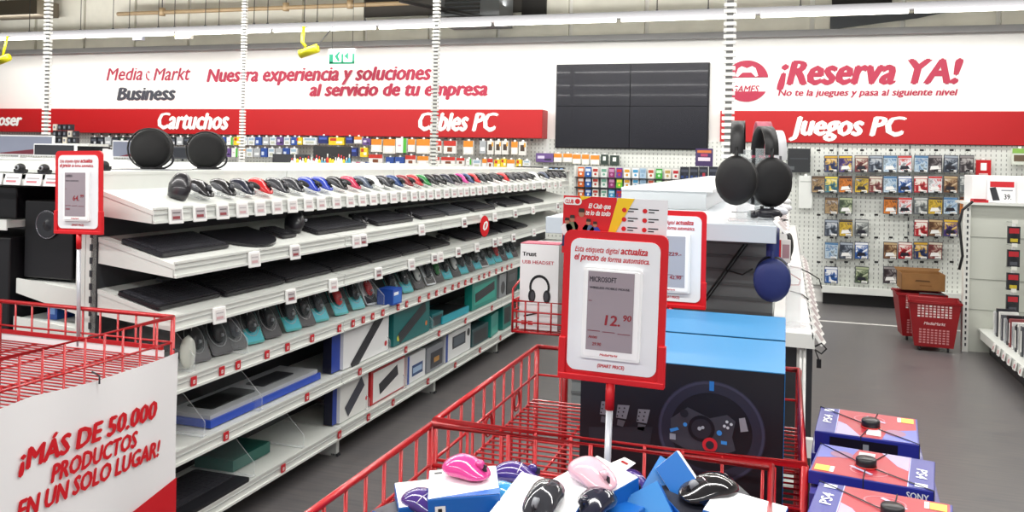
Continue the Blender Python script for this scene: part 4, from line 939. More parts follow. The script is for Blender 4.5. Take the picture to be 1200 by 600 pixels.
single('headset_carton', 'tall white carton picturing a black headset in the red basket', 'box', s, ((p.x + q.x) / 2, Y0b + .16, b.z + .006), bevel=.002)
p2 = at(628, 292, Y=Y0b + .24); q2 = at(668, 253, Y=Y0b + .24); s = pack(q2.x - p2.x, .36, .1, '#f2f1f2', [(.15, .80, .3, .86, '#55555c'), (.32, .8, .36, .86, '#8c8c92'), (.4, .67, .98, .68, '#c9a0b4')])
single('headset_carton', 'plain white carton standing behind the headset carton', 'box', s, ((p2.x + q2.x) / 2, Y0b + .285, b.z + .006), bevel=.002)

# ================================================================== DIGITAL PRICE SIGNS
def price_sign(label, px, Yp, zb, pole_to, texts, rz=0, big=False, ry=0):
    w_, h_ = .214, .306; T = FR(-w_ / 2, 0, 0)
    f = MB(); f.prism(rounded(w_, h_, .016, 4), -.006, .004, M('#cf101c', .4), T); f.box(-w_ / 2 - .002, -.010, -.001, w_ / 2 + .002, .006, .012, M('#cf101c', .4)); f.box(-w_ / 2 - .003, -.009, 0, -w_ / 2 + .012, .006, .085, M('#cf101c', .4)); f.box(w_ / 2 - .012, -.009, 0, w_ / 2 + .003, .006, .085, M('#cf101c', .4))
    c = MB(); c.prism(rounded(w_ - .030, h_ - .036, .018, 5, .015, .020), .004, .0062, M('#e9ebee', .35), T)
    c2 = M('#c4202f', .5); y1, y2 = h_ - .043, h_ - .060
    c.text('Esta etiqueta digital', .024, y1, .0105, c2, T, width=.090, bold=.02, l=.007); c.text('actualiza', .119, y1, .0125, c2, T, width=.054, bold=.05, l=.007)
    c.text('el precio', .023, y2, .0125, c2, T, width=.050, bold=.05, l=.007); c.text('de forma automática.', .078, y2, .0100, c2, T, width=.100, bold=.03, l=.007)
    c.text('(SMART PRICE)', w_ / 2, .030, .007, c2, T, width=.055, align='c', bold=.04, shear=.1, l=.007)
    d = MB(); d.prism(rounded(.120, .186, .004, 2, .046, .048), .0062, .014, M('#f2f3f3', .3), T); d.prism(rounded(.110, .176, .003, 2, .051, .053), .014, .0155, M('#fafafa', .3), T)
    s = MB(); sc = M('#9b9097', .25) if not big else M('#a9adb8', .25); s.rect(.056, .066, .151, .226, sc, T, .0163)
    for (tx, x, y, hh, ww, cc) in texts: s.text(tx, .056 + x * .095, .066 + y * .16, hh, M(cc, .5), T, width=ww, bold=.035, shear=.12 if cc != '#35303a' else 0, l=.017)
    for (x0, y0, x1, y1_) in ((.03, .24, .3, .25), (.35, .235, .62, .245), (.68, .225, .95, .235), (.03, .62, .1, .63)): s.rect(.056 + x0 * .095, .066 + y0 * .16, .056 + x1 * .095, .066 + y1_ * .16, M('#7c3a48', .5), T, .0168)
    s.text('MediaMarkt', .1035, .0555, .0045, c2, T, width=.036, align='c', bold=.03, l=.0163)
    p = MB(); p.tube([(0, 0, -.055), (0, 0, 0)], .0095, M('#cf101c', .4), n=12); q = MB(); q.tube([(0, 0, pole_to - zb), (0, 0, -.052)], .0072, M('#c9ccd2', .3, metal=.3), n=12)
    x = at(px, 300, Y=Yp).x
    return thing('price_sign', label, 'price sign', [('frame', f, {'bevel': .002}), ('card', c), ('display_case', d), ('display', s), ('socket', p), ('pole', q)], (x, Yp, zb), rz=rz, ry=ry)
RD = '#8f1f2c'; DKT = '#35303a'
price_sign('large red framed digital price sign showing 12.90 in the foreground', 718.5, 1.72, 1.102, .745, [('MICROSOFT', .04, .87, .0105, .055, DKT), ('WIRELESS MOBILE MOUSE', .04, .78, .0045, .082, DKT), ('12.', .40, .33, .021, .030, RD), ('90', .78, .40, .0125, .0165, RD), ('Antes', .05, .15, .0055, .018, RD), ('29.90', .14, .06, .0065, .018, RD)], ry=radians(1.0))
price_sign('red framed digital price sign behind the club poster', 787, 2.73, 1.096, .0, [('NOTEBOOK', .04, .9, .007, .04, DKT), ('CON GARANTIA', .04, .66, .004, .05, DKT), ('229.-', .45, .62, .011, .04, RD), ('INCLUYE', .04, .48, .004, .04, DKT), ('42.90', .5, .16, .011, .036, RD), ('39.90', .05, .06, .006, .03, RD)], big=True)
price_sign('red framed digital price sign showing 64.99 at the left', 92, 2.505, 1.246, .835, [('LOGITECH', .05, .9, .0085, .03, DKT), ('WEBCAM CON MICROFONO', .05, .8, .004, .06, DKT), ('64.', .40, .36, .019, .028, RD), ('99', .76, .43, .011, .0155, RD), ('Antes', .05, .15, .0055, .02, RD)], ry=radians(-1.2))
# club poster clipped behind the first sign
Yp = 1.735; a, b = at(661, 229.5, Y=Yp), at(783, 234, Y=Yp); cx = (a.x + b.x) / 2; w_ = b.x - a.x; ztop = (a.z + b.z) / 2; hp = .12
m = MB(); m.box(-w_ / 2, -.0015, -hp, w_ / 2, .0015, 0, M('#e6e7ea', .4)); T = FR(-w_ / 2, -.0015, -hp); k_ = w_ / .208
RP = M('#d0141e', .45); YP = M('#eec51c', .45)
m.rect(0, 0, w_ * .52, hp, RP, T); m.shape([(w_ * .42, hp * .2), (w_ * .53, hp), (w_ * .69, hp), (w_ * .46, hp * .2)], YP, T, .0012); m.shape([(w_ * .16, hp), (w_ * .18, hp * .93), (w_ * .28, hp)], YP, T, .0012)
m.shape([(w_ * .42, hp * .2), (w_ * .5, hp * .2), (w_ * .46, 0), (w_ * .36, 0)], YP, T, .0012)
m.prism(rounded(w_ * .18, hp * .13, hp * .06, 4, 0, hp * .84), .0013, .0016, WHITE, T); m.text('CLUB', w_ * .02, hp * .865, hp * .07, RP, T, width=w_ * .08, bold=.05, shear=0, l=.002); m.disc(w_ * .14, hp * .905, hp * .045, RP, T, .002)
m.text('El Club que', w_ * .46, hp * .80, hp * .08, WHITE, T, width=w_ * .21, align='r', bold=.05, l=.002); m.text('te lo da todo', w_ * .46, hp * .68, hp * .08, WHITE, T, width=w_ * .24, align='r', bold=.05, l=.002)
skin = M('#a9765c', .6)
for fx, sc_, col, lg in ((.045, 1.0, '#e9e6e6', '#26305e'), (.095, 1.1, '#6f7b5c', '#5d6a4e'), (.185, 1.35, '#cf3338', '#b9252c'), (.255, 1.0, '#4b6a8c', '#2c3550'), (.32, .92, '#2c49a8', '#22243a')):
    x = w_ * fx; hh = hp * .42 * sc_; y0 = hp * .12
    m.shape([(x - .010 * sc_, y0), (x + .010 * sc_, y0), (x + .008 * sc_, y0 + hh * .5), (x - .008 * sc_, y0 + hh * .5)], M(lg, .5), T, .0018)
    m.shape([(x - .008 * sc_, y0 + hh * .45), (x + .008 * sc_, y0 + hh * .45), (x + .0125 * sc_, y0 + hh * .78), (x + .007 * sc_, y0 + hh * .93), (x - .007 * sc_, y0 + hh * .93), (x - .0125 * sc_, y0 + hh * .78)], M(col, .5), T, .0022)
    m.disc(x, y0 + hh * 1.04, .0050 * sc_, skin, T, .0026, 12, ry=.0064 * sc_); m.shape([(x - .005 * sc_, y0 + hh * 1.06), (x + .005 * sc_, y0 + hh * 1.06), (x + .004 * sc_, y0 + hh * 1.18), (x - .004 * sc_, y0 + hh * 1.18)], M('#2d211c', .6), T, .003)
for i, (u, v) in enumerate(((.595, .80), (.595, .64), (.595, .48), (.79, .80), (.79, .64), (.79, .48))):
    m.disc(w_ * u, hp * v, .0048, RP, T, .0015, 14); m.rect(w_ * (u + .035), hp * (v + .015), w_ * (u + .13), hp * (v + .035), DARK, T); m.rect(w_ * (u + .035), hp * (v - .03), w_ * (u + .09), hp * (v - .01), DARK, T)
m.rect(w_ * .57, hp * .30, w_ * .88, hp * .325, RP, T)
single('club_poster', 'wide red yellow and white club poster on the foreground price sign', 'poster', m, (cx, Yp, ztop), ry=radians(1.0))

# ================================================================== STEERING WHEEL BOXES
def wheel_box(label, y0, y1, front):
    X1, X0_, zb, zt = 0.005, -.440, .792, 1.107
    if not front: X0_ += -.0; zt += .002
    BLU = M('#2a80b6', .45); BK = M('#15151c', .35)
    m = MB(); m.box(X0_, y0, zb, X1, y1, zt - .002, BK); m.box(X0_, y0, zt - .002, X1, y1, zt, BLU); m.box(X1 - .001, y0 + .0, zb, X1 + .001, y1, zt - .001, M('#1a78c0', .35))
    P = [('carton', m)]
    if front:
        T = frame((0, y0, 0), (1, 0, 0), (0, 0, 1)); g = MB()
        def q(px, py): v = at(px, py, Y=y0); return (v.x, v.z)
        sc = lambda n: n * (at(900, 500, Y=y0).x - at(800, 500, Y=y0).x) / 100
        cx, cz = q(833, 506); R0 = sc(64)
        g.disc(cx, cz, R0, M('#2b2b3a', .3), T, .0008, 40, ry=R0 * .97, r0=R0 * .76); g.disc(cx, cz, R0 * .98, M('#3c3d52', .3), T, .0011, 40, ry=R0 * .95, r0=R0 * .93)
        g.rect(cx - .005, cz + R0 * .78, cx + .005, cz + R0 * .96, M('#2878c8', .3), T, .0016)
        sp = M('#3d3e48', .35)
        def pp(l, mat, lift=.0014): g.shape([q(*p) for p in l], mat, T, lift)
        pp([(786, 490), (806, 477), (832, 490), (852, 486), (862, 494), (858, 512), (862, 528), (846, 534), (820, 530), (800, 524), (786, 516)], sp)
        hx, hz = q(822, 502); g.disc(hx, hz, sc(16), M('#17181f', .3), T, .0022, 24); g.disc(hx, hz, sc(12), M('#2b2c36', .3), T, .0026, 24)
        g.disc(hx - .004, hz, sc(2.4), M('#a9b1bd', .3), T, .003, 12); g.disc(hx + .003, hz + .003, sc(2), M('#a9b1bd', .3), T, .003, 12)
        for x, y, c_, r_ in ((803, 497, '#3f8fdf', 2.5), (843, 507, '#3f8fdf', 3.2), (832, 521, '#cf2a35', 9), (802, 484, '#23242b', 5), (852, 494, '#c8cdd6', 1.8), (857, 497, '#c8cdd6', 1.8), (849, 499, '#c8cdd6', 1.8), (853, 501, '#c8cdd6', 1.8)):
            a_, b_ = q(x, y); g.disc(a_, b_, sc(r_), M(c_, .3), T, .003, 16)
        a_, b_ = q(832, 521); g.disc(a_, b_, sc(5), M('#2b2b34', .3), T, .0036, 16)
        pp([(785, 502), (794, 500), (796, 503), (786, 506)], M('#3f8fdf', .3), .003); pp([(845, 516), (852, 517), (852, 521), (845, 520)], M('#3f8fdf', .3), .003)
        pp([(866, 490), (873, 489), (877, 505), (868, 506)], M('#8f8f98', .3), .003); pp([(785, 507), (792, 508), (792, 515), (785, 514)], M('#8f95a2', .3), .003)
        P.append(('wheel_picture', g)); g = MB()
        for (x, y) in ((713, 473), (732, 477), (756, 482)):
            pp([(x - 8, y - 3), (x + 6, y - 2), (x + 2, y + 14), (x - 10, y + 12)], M('#7c7f88', .3)); pp([(x - 8, y + 14), (x + 1, y + 16), (x - 2, y + 23), (x - 9, y + 21)], M('#565860', .3))
            for k in range(3):
                for j in (0, 1): a_, b_ = q(x - 6 + j * 6 - k * 1.2, y + 1 + k * 4.5); g.disc(a_, b_, sc(1.1), BK, T, .002, 8)
        pp([(690, 500), (765, 500), (762, 520), (690, 514)], M('#24262e', .35))
        P.append(('pedal_picture', g)); g = MB(); a_, b_ = q(683, 576)
        g.text('DRIVING FORCE', X0_ + .02, b_, .016, M('#c9cdd4', .4), T, width=.2, bold=.02, shear=0); P.append(('lettering', g))
    thing('wheel_box', label, 'game box', P)
wheel_box('black box with blue top picturing a steering wheel in the red bin', 1.917, 2.262, True)
wheel_box('blue topped box standing directly behind the steering wheel box', 2.272, 2.614, False)

# ================================================================== MOUSE BOXES PILED IN THE FRONT BIN
def mouse_box(label, mcol, px, py, z, rz, rx=0, ry=0, w_=.115, h_=.15, d_=.042, side='#1765b8', face='#f4f5f7', mx=0, my=.02, tab=False, flip=False, noface=False, msc=1.0, mrz=0, Tm=None):
    s = MB(); s.box(-w_ / 2, -h_ / 2, -d_, w_ / 2, h_ / 2, 0, M(side, .35)); T = Matrix.Identity(4)
    s.rect(-w_ / 2 + .001, -h_ / 2 + .001, w_ / 2 - .001, h_ / 2 - .001, M(face, .35), T, .0007)
    if not noface:
        s.rect(-w_ / 2 + .01, h_ / 2 - .02, -w_ / 2 + .024, h_ / 2 - .012, M('#2b2d35', .4), T, .0012)
        s.shape([(-w_ / 2 + .001, -h_ / 2 + .001), (w_ / 2 - .001, -h_ / 2 + .001), (w_ / 2 - .001, -h_ / 2 + .025)], M('#1765b8', .35), T, .0012)
    F2 = frame((0, -h_ / 2, -d_), (1, 0, 0), (0, 0, 1)); s.rect(-w_ / 2 + .012, d_ * .3, -w_ / 2 + .03, d_ * .7, WHITE, F2); s.rect(-w_ / 2 + .017, d_ * .4, -w_ / 2 + .024, d_ * .6, BLACK, F2, .0014)
    F3 = frame((-w_ / 2, 0, -d_), (0, -1, 0), (0, 0, 1)); s.rect(-.02, d_ * .4, .02, d_ * .5, M('#a9cdf0', .4), F3)
    P = [('carton', s, {'bevel': .0015})]
    if tab: tb = MB(); tb.prism([(-.018, 0), (.018, 0), (.014, .032), (-.014, .032)], 0, .0012, WHITE, Matrix.Translation((mx * .4, h_ / 2, -.001))); tb.rect(-.008, .014, .008, .02, M('#a01820', .4), Matrix.Translation((mx * .4, h_ / 2, .0005))); P.append(('hang_tab', tb))
    if mcol:
        c = M(MCOL[mcol], .12, coat=.8); q = mouse_body(.1 * msc, .064 * msc, .04, c, 24, 12)
        R = Matrix.Translation((mx, my, .001)) @ Matrix.Rotation(mrz, 4, 'Z'); q.v = [R @ v for v in q.v]
        wq = MB(); wq.tube([R @ Vector((-.004, -.032, .028)), R @ Vector((.004, -.032, .028))], .009, GREY if mcol in ('black', 'charcoal') else c, n=10)
        st = MB(); st.box(-.0008, -.047, .018, .0008, -.036, .030, DARK, R)
        lg = MB(); lg.tube([R @ Vector(v_) for v_ in ((-.027, -.006, .024), (-.018, -.010, .033), (0, -.012, .0375), (.018, -.010, .033), (.027, -.006, .024))], .001, M('#e9dfe6', .2), n=5)
        P.append(('computer_mouse', q, {'sub': [('scroll_wheel', wq), ('button_seam', st)] + ([('trim_line', lg)] if mcol in ('purple', 'black') else [])}))
    p = at(px, py, Z=z)
    if Tm is not None: return thing('mouse_box', label, 'mouse box', P, T=Matrix.Translation(p) @ Tm)
    return thing('mouse_box', label, 'mouse box', P, T=Matrix.Translation(p) @ Euler((rx, ry, rz), 'XYZ').to_matrix().to_4x4())
D_ = radians
def RX(a_): return Matrix.Rotation(radians(a_), 4, 'X')
def RZ(a_): return Matrix.Rotation(radians(a_), 4, 'Z')
mouse_box('white topped mouse box with a hot pink mouse in the bin', 'hot pink', 543, 565, .972, D_(22), D_(2), D_(-4), w_=.125, h_=.125, mx=.006, my=.02, msc=.98, mrz=.9)
mouse_box('blue mouse box with white top at the left of the pile', None, 487, 578, .935, D_(30), D_(4), D_(-3), w_=.07, h_=.10, noface=True)
mouse_box('low mouse box with a purple mouse at bottom left of the pile', 'purple', 497, 600, .915, D_(70), 0, 0, face='#2a2c3a', side='#1c58a8', mx=0, my=0)
mouse_box('mouse box with a dark purple mouse right of the pink one', 'purple', 604, 566, .930, D_(100), D_(0), D_(8), face='#f0f0f4', my=0, w_=.10, h_=.12)
mouse_box('mouse box with a bright sky blue mouse below the pink one', 'sky blue', 592, 592, .93, D_(75), 0, D_(-6), my=0, w_=.1)
mouse_box('white mouse box with a grey and black mouse in the middle of the pile', 'charcoal', 633, 588, .965, D_(-8), D_(14), D_(3), mx=.012, my=-.01, w_=.135, h_=.13, noface=True)
mouse_box('mouse box with a pale pink mouse and white hanging tab', 'pale pink', 690, 565, .975, D_(-32), D_(10), D_(6), tab=True, mx=.004, my=.005, w_=.105, h_=.15, noface=True, msc=1.05, mrz=1.5)
mouse_box('mouse box with a navy mouse below the pale pink one', 'dark navy', 697, 600, .945, D_(-20), D_(0), 0, my=0, face='#1765b8', noface=True)
mouse_box('mouse box with a purple mouse behind the price sign pole', 'purple', 742, 580, .925, D_(30), 0, 0, my=.01, w_=.09, face='#30303c', noface=True)
mouse_box('solid blue mouse box standing tilted right of the pole', None, 773, 571, .95, 0, w_=.055, h_=.10, d_=.03, face='#2b7fc4', noface=True, Tm=RZ(10) @ RX(62) @ RZ(-30))
mouse_box('blue mouse box with white corner at the bottom of the pile', None, 757, 596, .94, 0, w_=.08, h_=.07, d_=.03, face='#2b7fc4', noface=True, Tm=RZ(-10) @ RX(55) @ RZ(38))
mouse_box('white edged blue mouse box leaning diagonally against the black mouse', None, 808, 580, .955, 0, w_=.15, h_=.055, d_=.012, side='#f2f3f5', face='#1f6fbe', noface=True, Tm=RZ(-18) @ RX(70) @ RZ(-42))
mouse_box('mouse box with a glossy black mouse at the right of the pile', 'black', 830, 582, .95, D_(-52), D_(4), D_(10), mx=.0, my=0, face='#23242c', noface=True, msc=1.15)
mouse_box('white mouse box with blue side at the right end of the pile', None, 874, 596, .955, D_(-10), D_(4), D_(5), w_=.125, h_=.10, noface=True)

# ================================================================== FAR SIDE OF THE MOUSE SHELVING (left edge)
P = []
m = MB(); m.box(-4.6, 2.535, 1.44, -2.56, 2.615, 1.458, METALW); m.box(-4.6, 2.615, 1.44, -3.52, 3.6, 1.458, METALW); m.box(-4.6, 2.535, 1.415, -2.56, 2.54, 1.458, METALW); P.append(('top_shelf', m))
for z, x0 in ((1.012, -2.91), (1.262, -4.6), (.86, -2.92), (.6, -2.92)):
    s = MB()
    if z == 1.262: s.box(x0, 2.60, z - .02, -2.925, 3.0, z + .008, METALW); s.box(x0, 2.595, z - .03, -2.925, 2.60, z + .012, METALW)
    else: s.prism([(x0, z - .03), (-2.575, z - .10), (-2.575, z + .0), (x0, z + .028)], 0, .008, METALW, frame((0, 2.64, 0), (1, 0, 0), (0, 0, 1))); s.box(x0, 2.64, z, -2.575, 3.8, z + .018, METALW)
    P.append(('side_shelf', s))
m = MB(); m.box(-2.60, 2.62, 0, -2.558, 2.66, 1.44, METALW)
P.append(('end_post', m))
m = MB(); m.box(-4.6, 3.62, 0, -2.57, 3.64, 1.44, M('#3a3b40', .6)); P.append(('back_panel', m))
thing('end_display', 'white end display of webcams and speakers behind the left price sign', 'shelving', P)
# big loudspeaker cartons
def speaker_box(label, x0, x1, y, z0, z1, cone=True):
    b = MB(); b.box(x0, y, z0, x1, y + .34, z1, M('#121115', .45)); cx, cz, r = (x0 + x1) / 2, z0 + (z1 - z0) * .7, .055
    c = MB(); R = Matrix.Translation((cx, y, cz)) @ Matrix.Rotation(pi / 2, 4, 'X')
    if cone: c.lathe([(r, 0), (r * 1.02, .006), (r * .9, .008), (r * .55, .002), (r * .3, .006), (.002, .010)], M('#1f1e24', .22, coat=.6), 28, R)
    t = MB(); t.tube([(cx + r * cos(a_), y - .007, cz + r * sin(a_)) for a_ in band(0, 2 * pi * 23 / 24, 23)], .0025, M('#9a9aa2', .2, metal=.8), n=5, closed=True)
    thing('loudspeaker', label, 'speaker', [('cabinet', b, {'bevel': .006})] + ([('cone', c), ('ring', t)] if cone else []))
speaker_box('black loudspeaker with round cone on the shelf below the left price sign', -2.905, -2.66, 2.66, 1.042, 1.35)
speaker_box('plain black carton at the far left edge beside the wire bin', -3.35, -2.935, 2.62, .62, 1.20, False)
speaker_box('black carton above the left edge shelf, below the webcams', -3.3, -2.95, 2.66, 1.272, 1.40, False)
m = MB(); m.box(0, 0, 0, .05, .2, .14, M('#2856a8', .4)); m.rect(.01, .02, .04, .12, M('#7ea4dc', .4), FR(0, 0, 0)); single('small_carton', 'blue carton on the low side shelf behind the left wire bin', 'box', m, (-2.80, 2.68, .8785))
for i, (x, cc) in enumerate(((-2.67, '#1f8fa0'), (-2.76, '#2a2c33'), (-2.85, '#4a4c55'))):
    m = MB(); m.box(0, 0, 0, .07, .2, .11, M(cc, .4)); m.rect(.01, .01, .06, .05, BLACK, FR(0, 0, 0)); single('small_carton', ['turquoise', 'black', 'grey'][i] + ' carton on the lowest side shelf behind the left wire bin', 'box', m, (x - .012, 2.68, .6185))
for i, (px, yy) in enumerate(((24, 196), (52, 199), (78, 196), (122, 198))):
    p = at(px, yy, Y=2.57 if px < 100 else 2.75); z = 1.459 if px < 100 else 1.4748
    b = MB(); b.ball((0, 0, .022), (.022, .016, .018), BLACK, 14, 8); b.box(-.026, -.008, .006, .026, .012, .018, BLACK)
    l = MB(); l.tube([(0, -.014, .024), (0, -.019, .024)], .009, GREY, n=14); l.tube([(0, -.019, .024), (0, -.0195, .024)], .006, BLACK, n=14)
    f = MB(); f.box(-.018, -.012, 0, .018, .016, .006, DARK)
    thing('webcam', ['black webcam at the left edge of the end display', 'flat black webcam second from the left', 'black webcam half hidden by the left price sign', 'small black camera right of the left price sign'][i], 'webcam', [('body', b), ('lens', l), ('stand', f)], (p.x, p.y, z))
for i, px in enumerate((-12, 10, 34, 57)):
    p = at(px + 5, 209, Y=2.53); m = MB(); m.box(-.04, -.004, -.022, .04, 0, .022, M('#f2f2f0', .35)); m.rect(-.03, -.012, .02, -.004, M('#c77a82', .5), FR(0, -.004, 0)); m.rect(-.03, .003, .03, .008, M('#a9a4a6', .5), FR(0, -.004, 0))
    single('price_card', f'tilted white price card under the webcams, {nth(i+1)} from the left', 'price tag', m, (p.x, 2.533, 1.437), rx=-.25, group='price cards under the webcams')
# wide counter and monitors further back
m = MB(); m.box(-8.8, 6.3, 0, -4.0, 7.3, 1.44, METALW); t = MB(); t.box(-8.85, 6.26, 1.44, -3.95, 7.35, 1.468, METALW); f = MB()
for x in (-7.8, -6.8, -5.8, -4.9): f.box(x, 6.292, .1, x + .02, 6.3, 1.42, GREY)
thing('display_counter', 'long white counter carrying monitors behind the black round speakers', 'counter', [('cabinet', m), ('worktop', t, {'bevel': .004}), ('seam', f)])
def monitor(label, x0, x1, y0, y1, Y, scr, bez='#d9dadc', tri=True):
    a, b = at(x0, y1, Y=Y), at(x1, y0, Y=Y); z0 = 1.4685; w_ = b.x - a.x; h_ = b.z - z0
    fr = MB(); fr.box(0, 0, .03, w_, .03, h_, M(bez, .4)); s = MB(); T = FR(0, 0, 0); s.rect(.012, .042, w_ - .012, h_ - .012, M(scr, .25), T)
    if tri: s.shape([(w_ * .25, .042), (w_ - .012, .042), (w_ - .012, h_ * .5)], M('#6b2a38', .3), T, .0016)
    st = MB(); st.box(w_ * .35, -.06, 0, w_ * .65, .1, .012, M(bez, .4)); st.box(w_ * .46, .03, .01, w_ * .54, .045, h_ * .5, M(bez, .4))
    thing('monitor', label, 'monitor', [('housing', fr, {'bevel': .004}), ('display', s), ('stand', st)], (a.x, Y, z0))
monitor('wide monitor with lavender grey screen at the far left', -30, 62, 159, 187, 6.75, '#858a9c')
monitor('dark monitor with white frame left of the price sign top', 39, 88, 169, 188, 6.4, '#3a3b40', '#e6e7e8', False)
monitor('lavender grey monitor left of the first round speaker', 131, 166, 165, 188, 6.6, '#7d8294')
monitor('dark monitor between the two round black speakers', 200, 222, 172, 189, 6.6, '#303238', '#4b4d52', False)
p = at(127, 187, Y=6.38); m = MB(); m.prism([(-.05, 0), (.05, 0), (.035, .10), (-.03, .11)], -.01, .04, WHITE, frame((0, 0, 0), (1, 0, 0), (0, 0, 1))); m.box(-.05, -.05, 0, .16, .06, .012, WHITE)
single('router', 'white wedge shaped device on the counter right of the price sign', 'device', m, (p.x, 6.38, 1.469))
# dark cartons stacked at the far left
k = 0
for r_i, (y0, y1) in enumerate(((147, 154), (154, 161), (161, 168))):
    for j in range(5):
        if r_i == 0 and j > 3: continue
        x = 68 + j * 5.8; a, b = at(x, y0, Y=7.9), at(x + 5.4, y1, Y=7.9); k += 1
        zb_ = 1.44 + .2 + (2 - r_i) * .075
        s = pack(.052, .07, .05, '#24262c' if (j + r_i) % 4 else '#c9c2b4', [(.2, .3, .7, .7, '#6c7079')]); single('small_carton', f'tiny dark carton in the stack above the price sign, number {nth(k)}'.replace(', number', ', counted'), 'box', s, (a.x, 7.9, at(80, 168, Y=7.9).z + (2 - r_i) * .0755), group='tiny cartons stacked above the left price sign')
a, b = at(63, 170, Y=7.9), at(112, 170, Y=7.9); z = at(80, 168, Y=7.9).z; m = MB(); m.box(a.x, 7.8, z - .03, b.x, 8.1, z - .001, METALW); m.box(a.x, 8.02, 0, b.x, 8.1, z - .03, M('#3c3d42', .5))
single('wall_rack', 'narrow dark rack carrying the stack of tiny cartons', 'rack', m)
# second gondola with inks and glue bottles
zt = 1.418
m = MB(); m.box(-5.4, 7.5, zt - .02, -3.75, 8.1, zt, METALW); b = MB(); b.box(-5.35, 7.6, 0, -3.8, 8.05, zt - .02, M('#45474c', .6)); f = MB(); f.box(-5.4, 7.49, zt - .04, -3.75, 7.5, zt + .006, M('#1d1d20', .5))
bk = MB(); bk.box(-4.80, 8.0, zt, -4.36, 8.03, zt + .24, M('#1e1d21', .5)); bk.box(-5.3, 8.0, zt, -4.85, 8.03, zt + .15, M('#2b2c31', .5))
thing('display_counter', 'low counter with black edge carrying the small bottles', 'counter', [('top', m), ('body', b), ('front_edge', f), ('back_screen', bk)])
bc = [('white', '#e9e9e6', '#c8202a'), ('white', '#eceae4', '#e9e9e6'), ('yellow', '#e2bf1a', '#1c1a18'), ('red', '#c33a2a', '#e9e9e6'), ('blue', '#3f8fae', '#e9e9e6'), ('yellow', '#e6c41e', '#c8202a')]
for i in range(22):
    nm, c1, c2 = bc[(i * 5 + i // 3) % 6] if i > 7 else bc[i % 3]
    x = 342 + i * 3.2; p = at(x, 197, Y=7.60 + (i % 2) * .07); h_ = .11 + .035 * ((i * 7) % 4) / 3 + (.015 if i > 12 else 0)
    b = MB(); b.lathe([(.013, 0), (.014, .004), (.014, h_ * .66), (.006, h_ * .78)], M(c1, .35), 10); c = MB(); c.lathe([(.006, h_ * .78), (.006, h_ * .97), (.003, h_)], M(c2, .35), 8)
    thing('glue_bottle', f'small {nm} bottle on the black edged counter, {nth(i+1)} from left', 'bottle', [('bottle', b), ('cap', c)], (p.x, p.y, zt + .0005), group='small bottles on the counter')
for i in range(5):
    x = 413 + i * 4.2; p = at(x, 198, Y=7.62); s = pack(.04, .085, .012, ['#d8d9e6', '#b65a7a', '#e4e6ee', '#44548c', '#dcdce8'][i], [(.1, .5, .9, .8, '#7c86b4'), (.2, .1, .8, .3, '#b33a48')]); single('booklet', f'small colourful booklet leaning right of the bottles, {nth(i+1)} from left', 'booklet', s, (p.x, 7.62 + i * .02, zt + .001), ry=.2, group='booklets right of the bottles')

# ================================================================== HEADPHONE GONDOLA (centre right)
RX0, RX1, RY0, RY1 = -.82, -.028, 2.96, 8.4
P = []
m = MB(); m.box(RX0, RY0, 1.331, RX1, RY1, 1.351, M('#cdd3d8', .35)); m.box(RX0, RY0 - .004, 1.292, RX1, RY0, 1.351, M('#bfc9d1', .35)); P.append(('top_shelf', m, {'bevel': .002}))
m = MB(); m.box(RX0, RY0 - .003, 1.325, RX1 - .02, RY0 - .001, 1.33, GREY); 
m = MB(); m.box(-.70, 3.78, 1.352, -.33, RY1, 1.43, M('#cfd4d6', .3)); m.box(-.70, 3.77, 1.43, -.30, RY1, 1.442, M('#eef0f1', .3)); P.append(('riser', m))
m = MB(); m.box(RX0 + .02, 3.32, .1, -.04, 3.35, 1.33, M('#74797a', .5))
for k in range(22): m.box(RX0 + .02, 3.314, .16 + k * .052, -.04, 3.32, .17 + k * .052, M('#5c6061', .5))
m.box(-.04, 3.20, .1, .10, 3.22, .94, M('#2c2d31', .5)); P.append(('end_panel', m))  # dark plate added so the gap beside the low shelves reads dark
m = MB(); m.box(-.045, 3.33, .1, -.036, RY1, 1.33, METALW); P.append(('side_panel', m))
m = MB(); m.box(-.034, RY0, .985, .094, RY1, 1.0, M('#f0f0ef', .35)); m.prism([(-.034, .957), (.10, .955), (.088, 1.002), (-.034, 1.002)], 0, .005, METALW, frame((0, RY0, 0), (1, 0, 0), (0, 0, 1))); m.box(.09, RY0, .962, .098, RY1, 1.0, METALW); P.append(('side_shelf', m))
m = MB(); m.box(-.034, RY0 + .1, .45, .09, RY1, .465, METALW); m.box(-.034, RY0 + .1, .12, .12, RY1, .14, METALW); m.box(.115, RY0 + .1, .09, .122, RY1, .14, METALW); P.append(('low_shelf', m))
m = MB(); m.box(RX0 + .02, 3.35, 0, .1, RY1, .1, M('#2a2a2d', .5)); P.append(('plinth', m))
m = MB()
for x in (.056, .068): m.tube([(x, RY0 + .02, .955), (x + .004, RY0 + .01, .55), (x + .002, RY0 + .02, .1)], .0042, WHITE, n=5)
m.box(.045, RY0 + .05, 0, .075, RY0 + .09, .955, METALW); m.box(.07, RY0 - .01, .60, .10, RY0 + .02, .66, METALW); P.append(('front_post', m))
m = MB(); p, q = at(872, 286, Y=3.30), at(824, 352, Y=3.30); m.tube([p, q], .004, BLACK, n=5); m.tube([p + Vector((.012, 0, 0)), q + Vector((.012, 0, 0))], .003, BLACK, n=5)
p, q, r_ = at(850, 316, Y=3.29), at(870, 322, Y=3.28), at(882, 315, Y=3.29); m.tube([p, q, r_], .003, BLACK, n=5); P.append(('cable', m))
thing('headphone_gondola', 'white gondola of headphones right of the price signs', 'shelving', P)
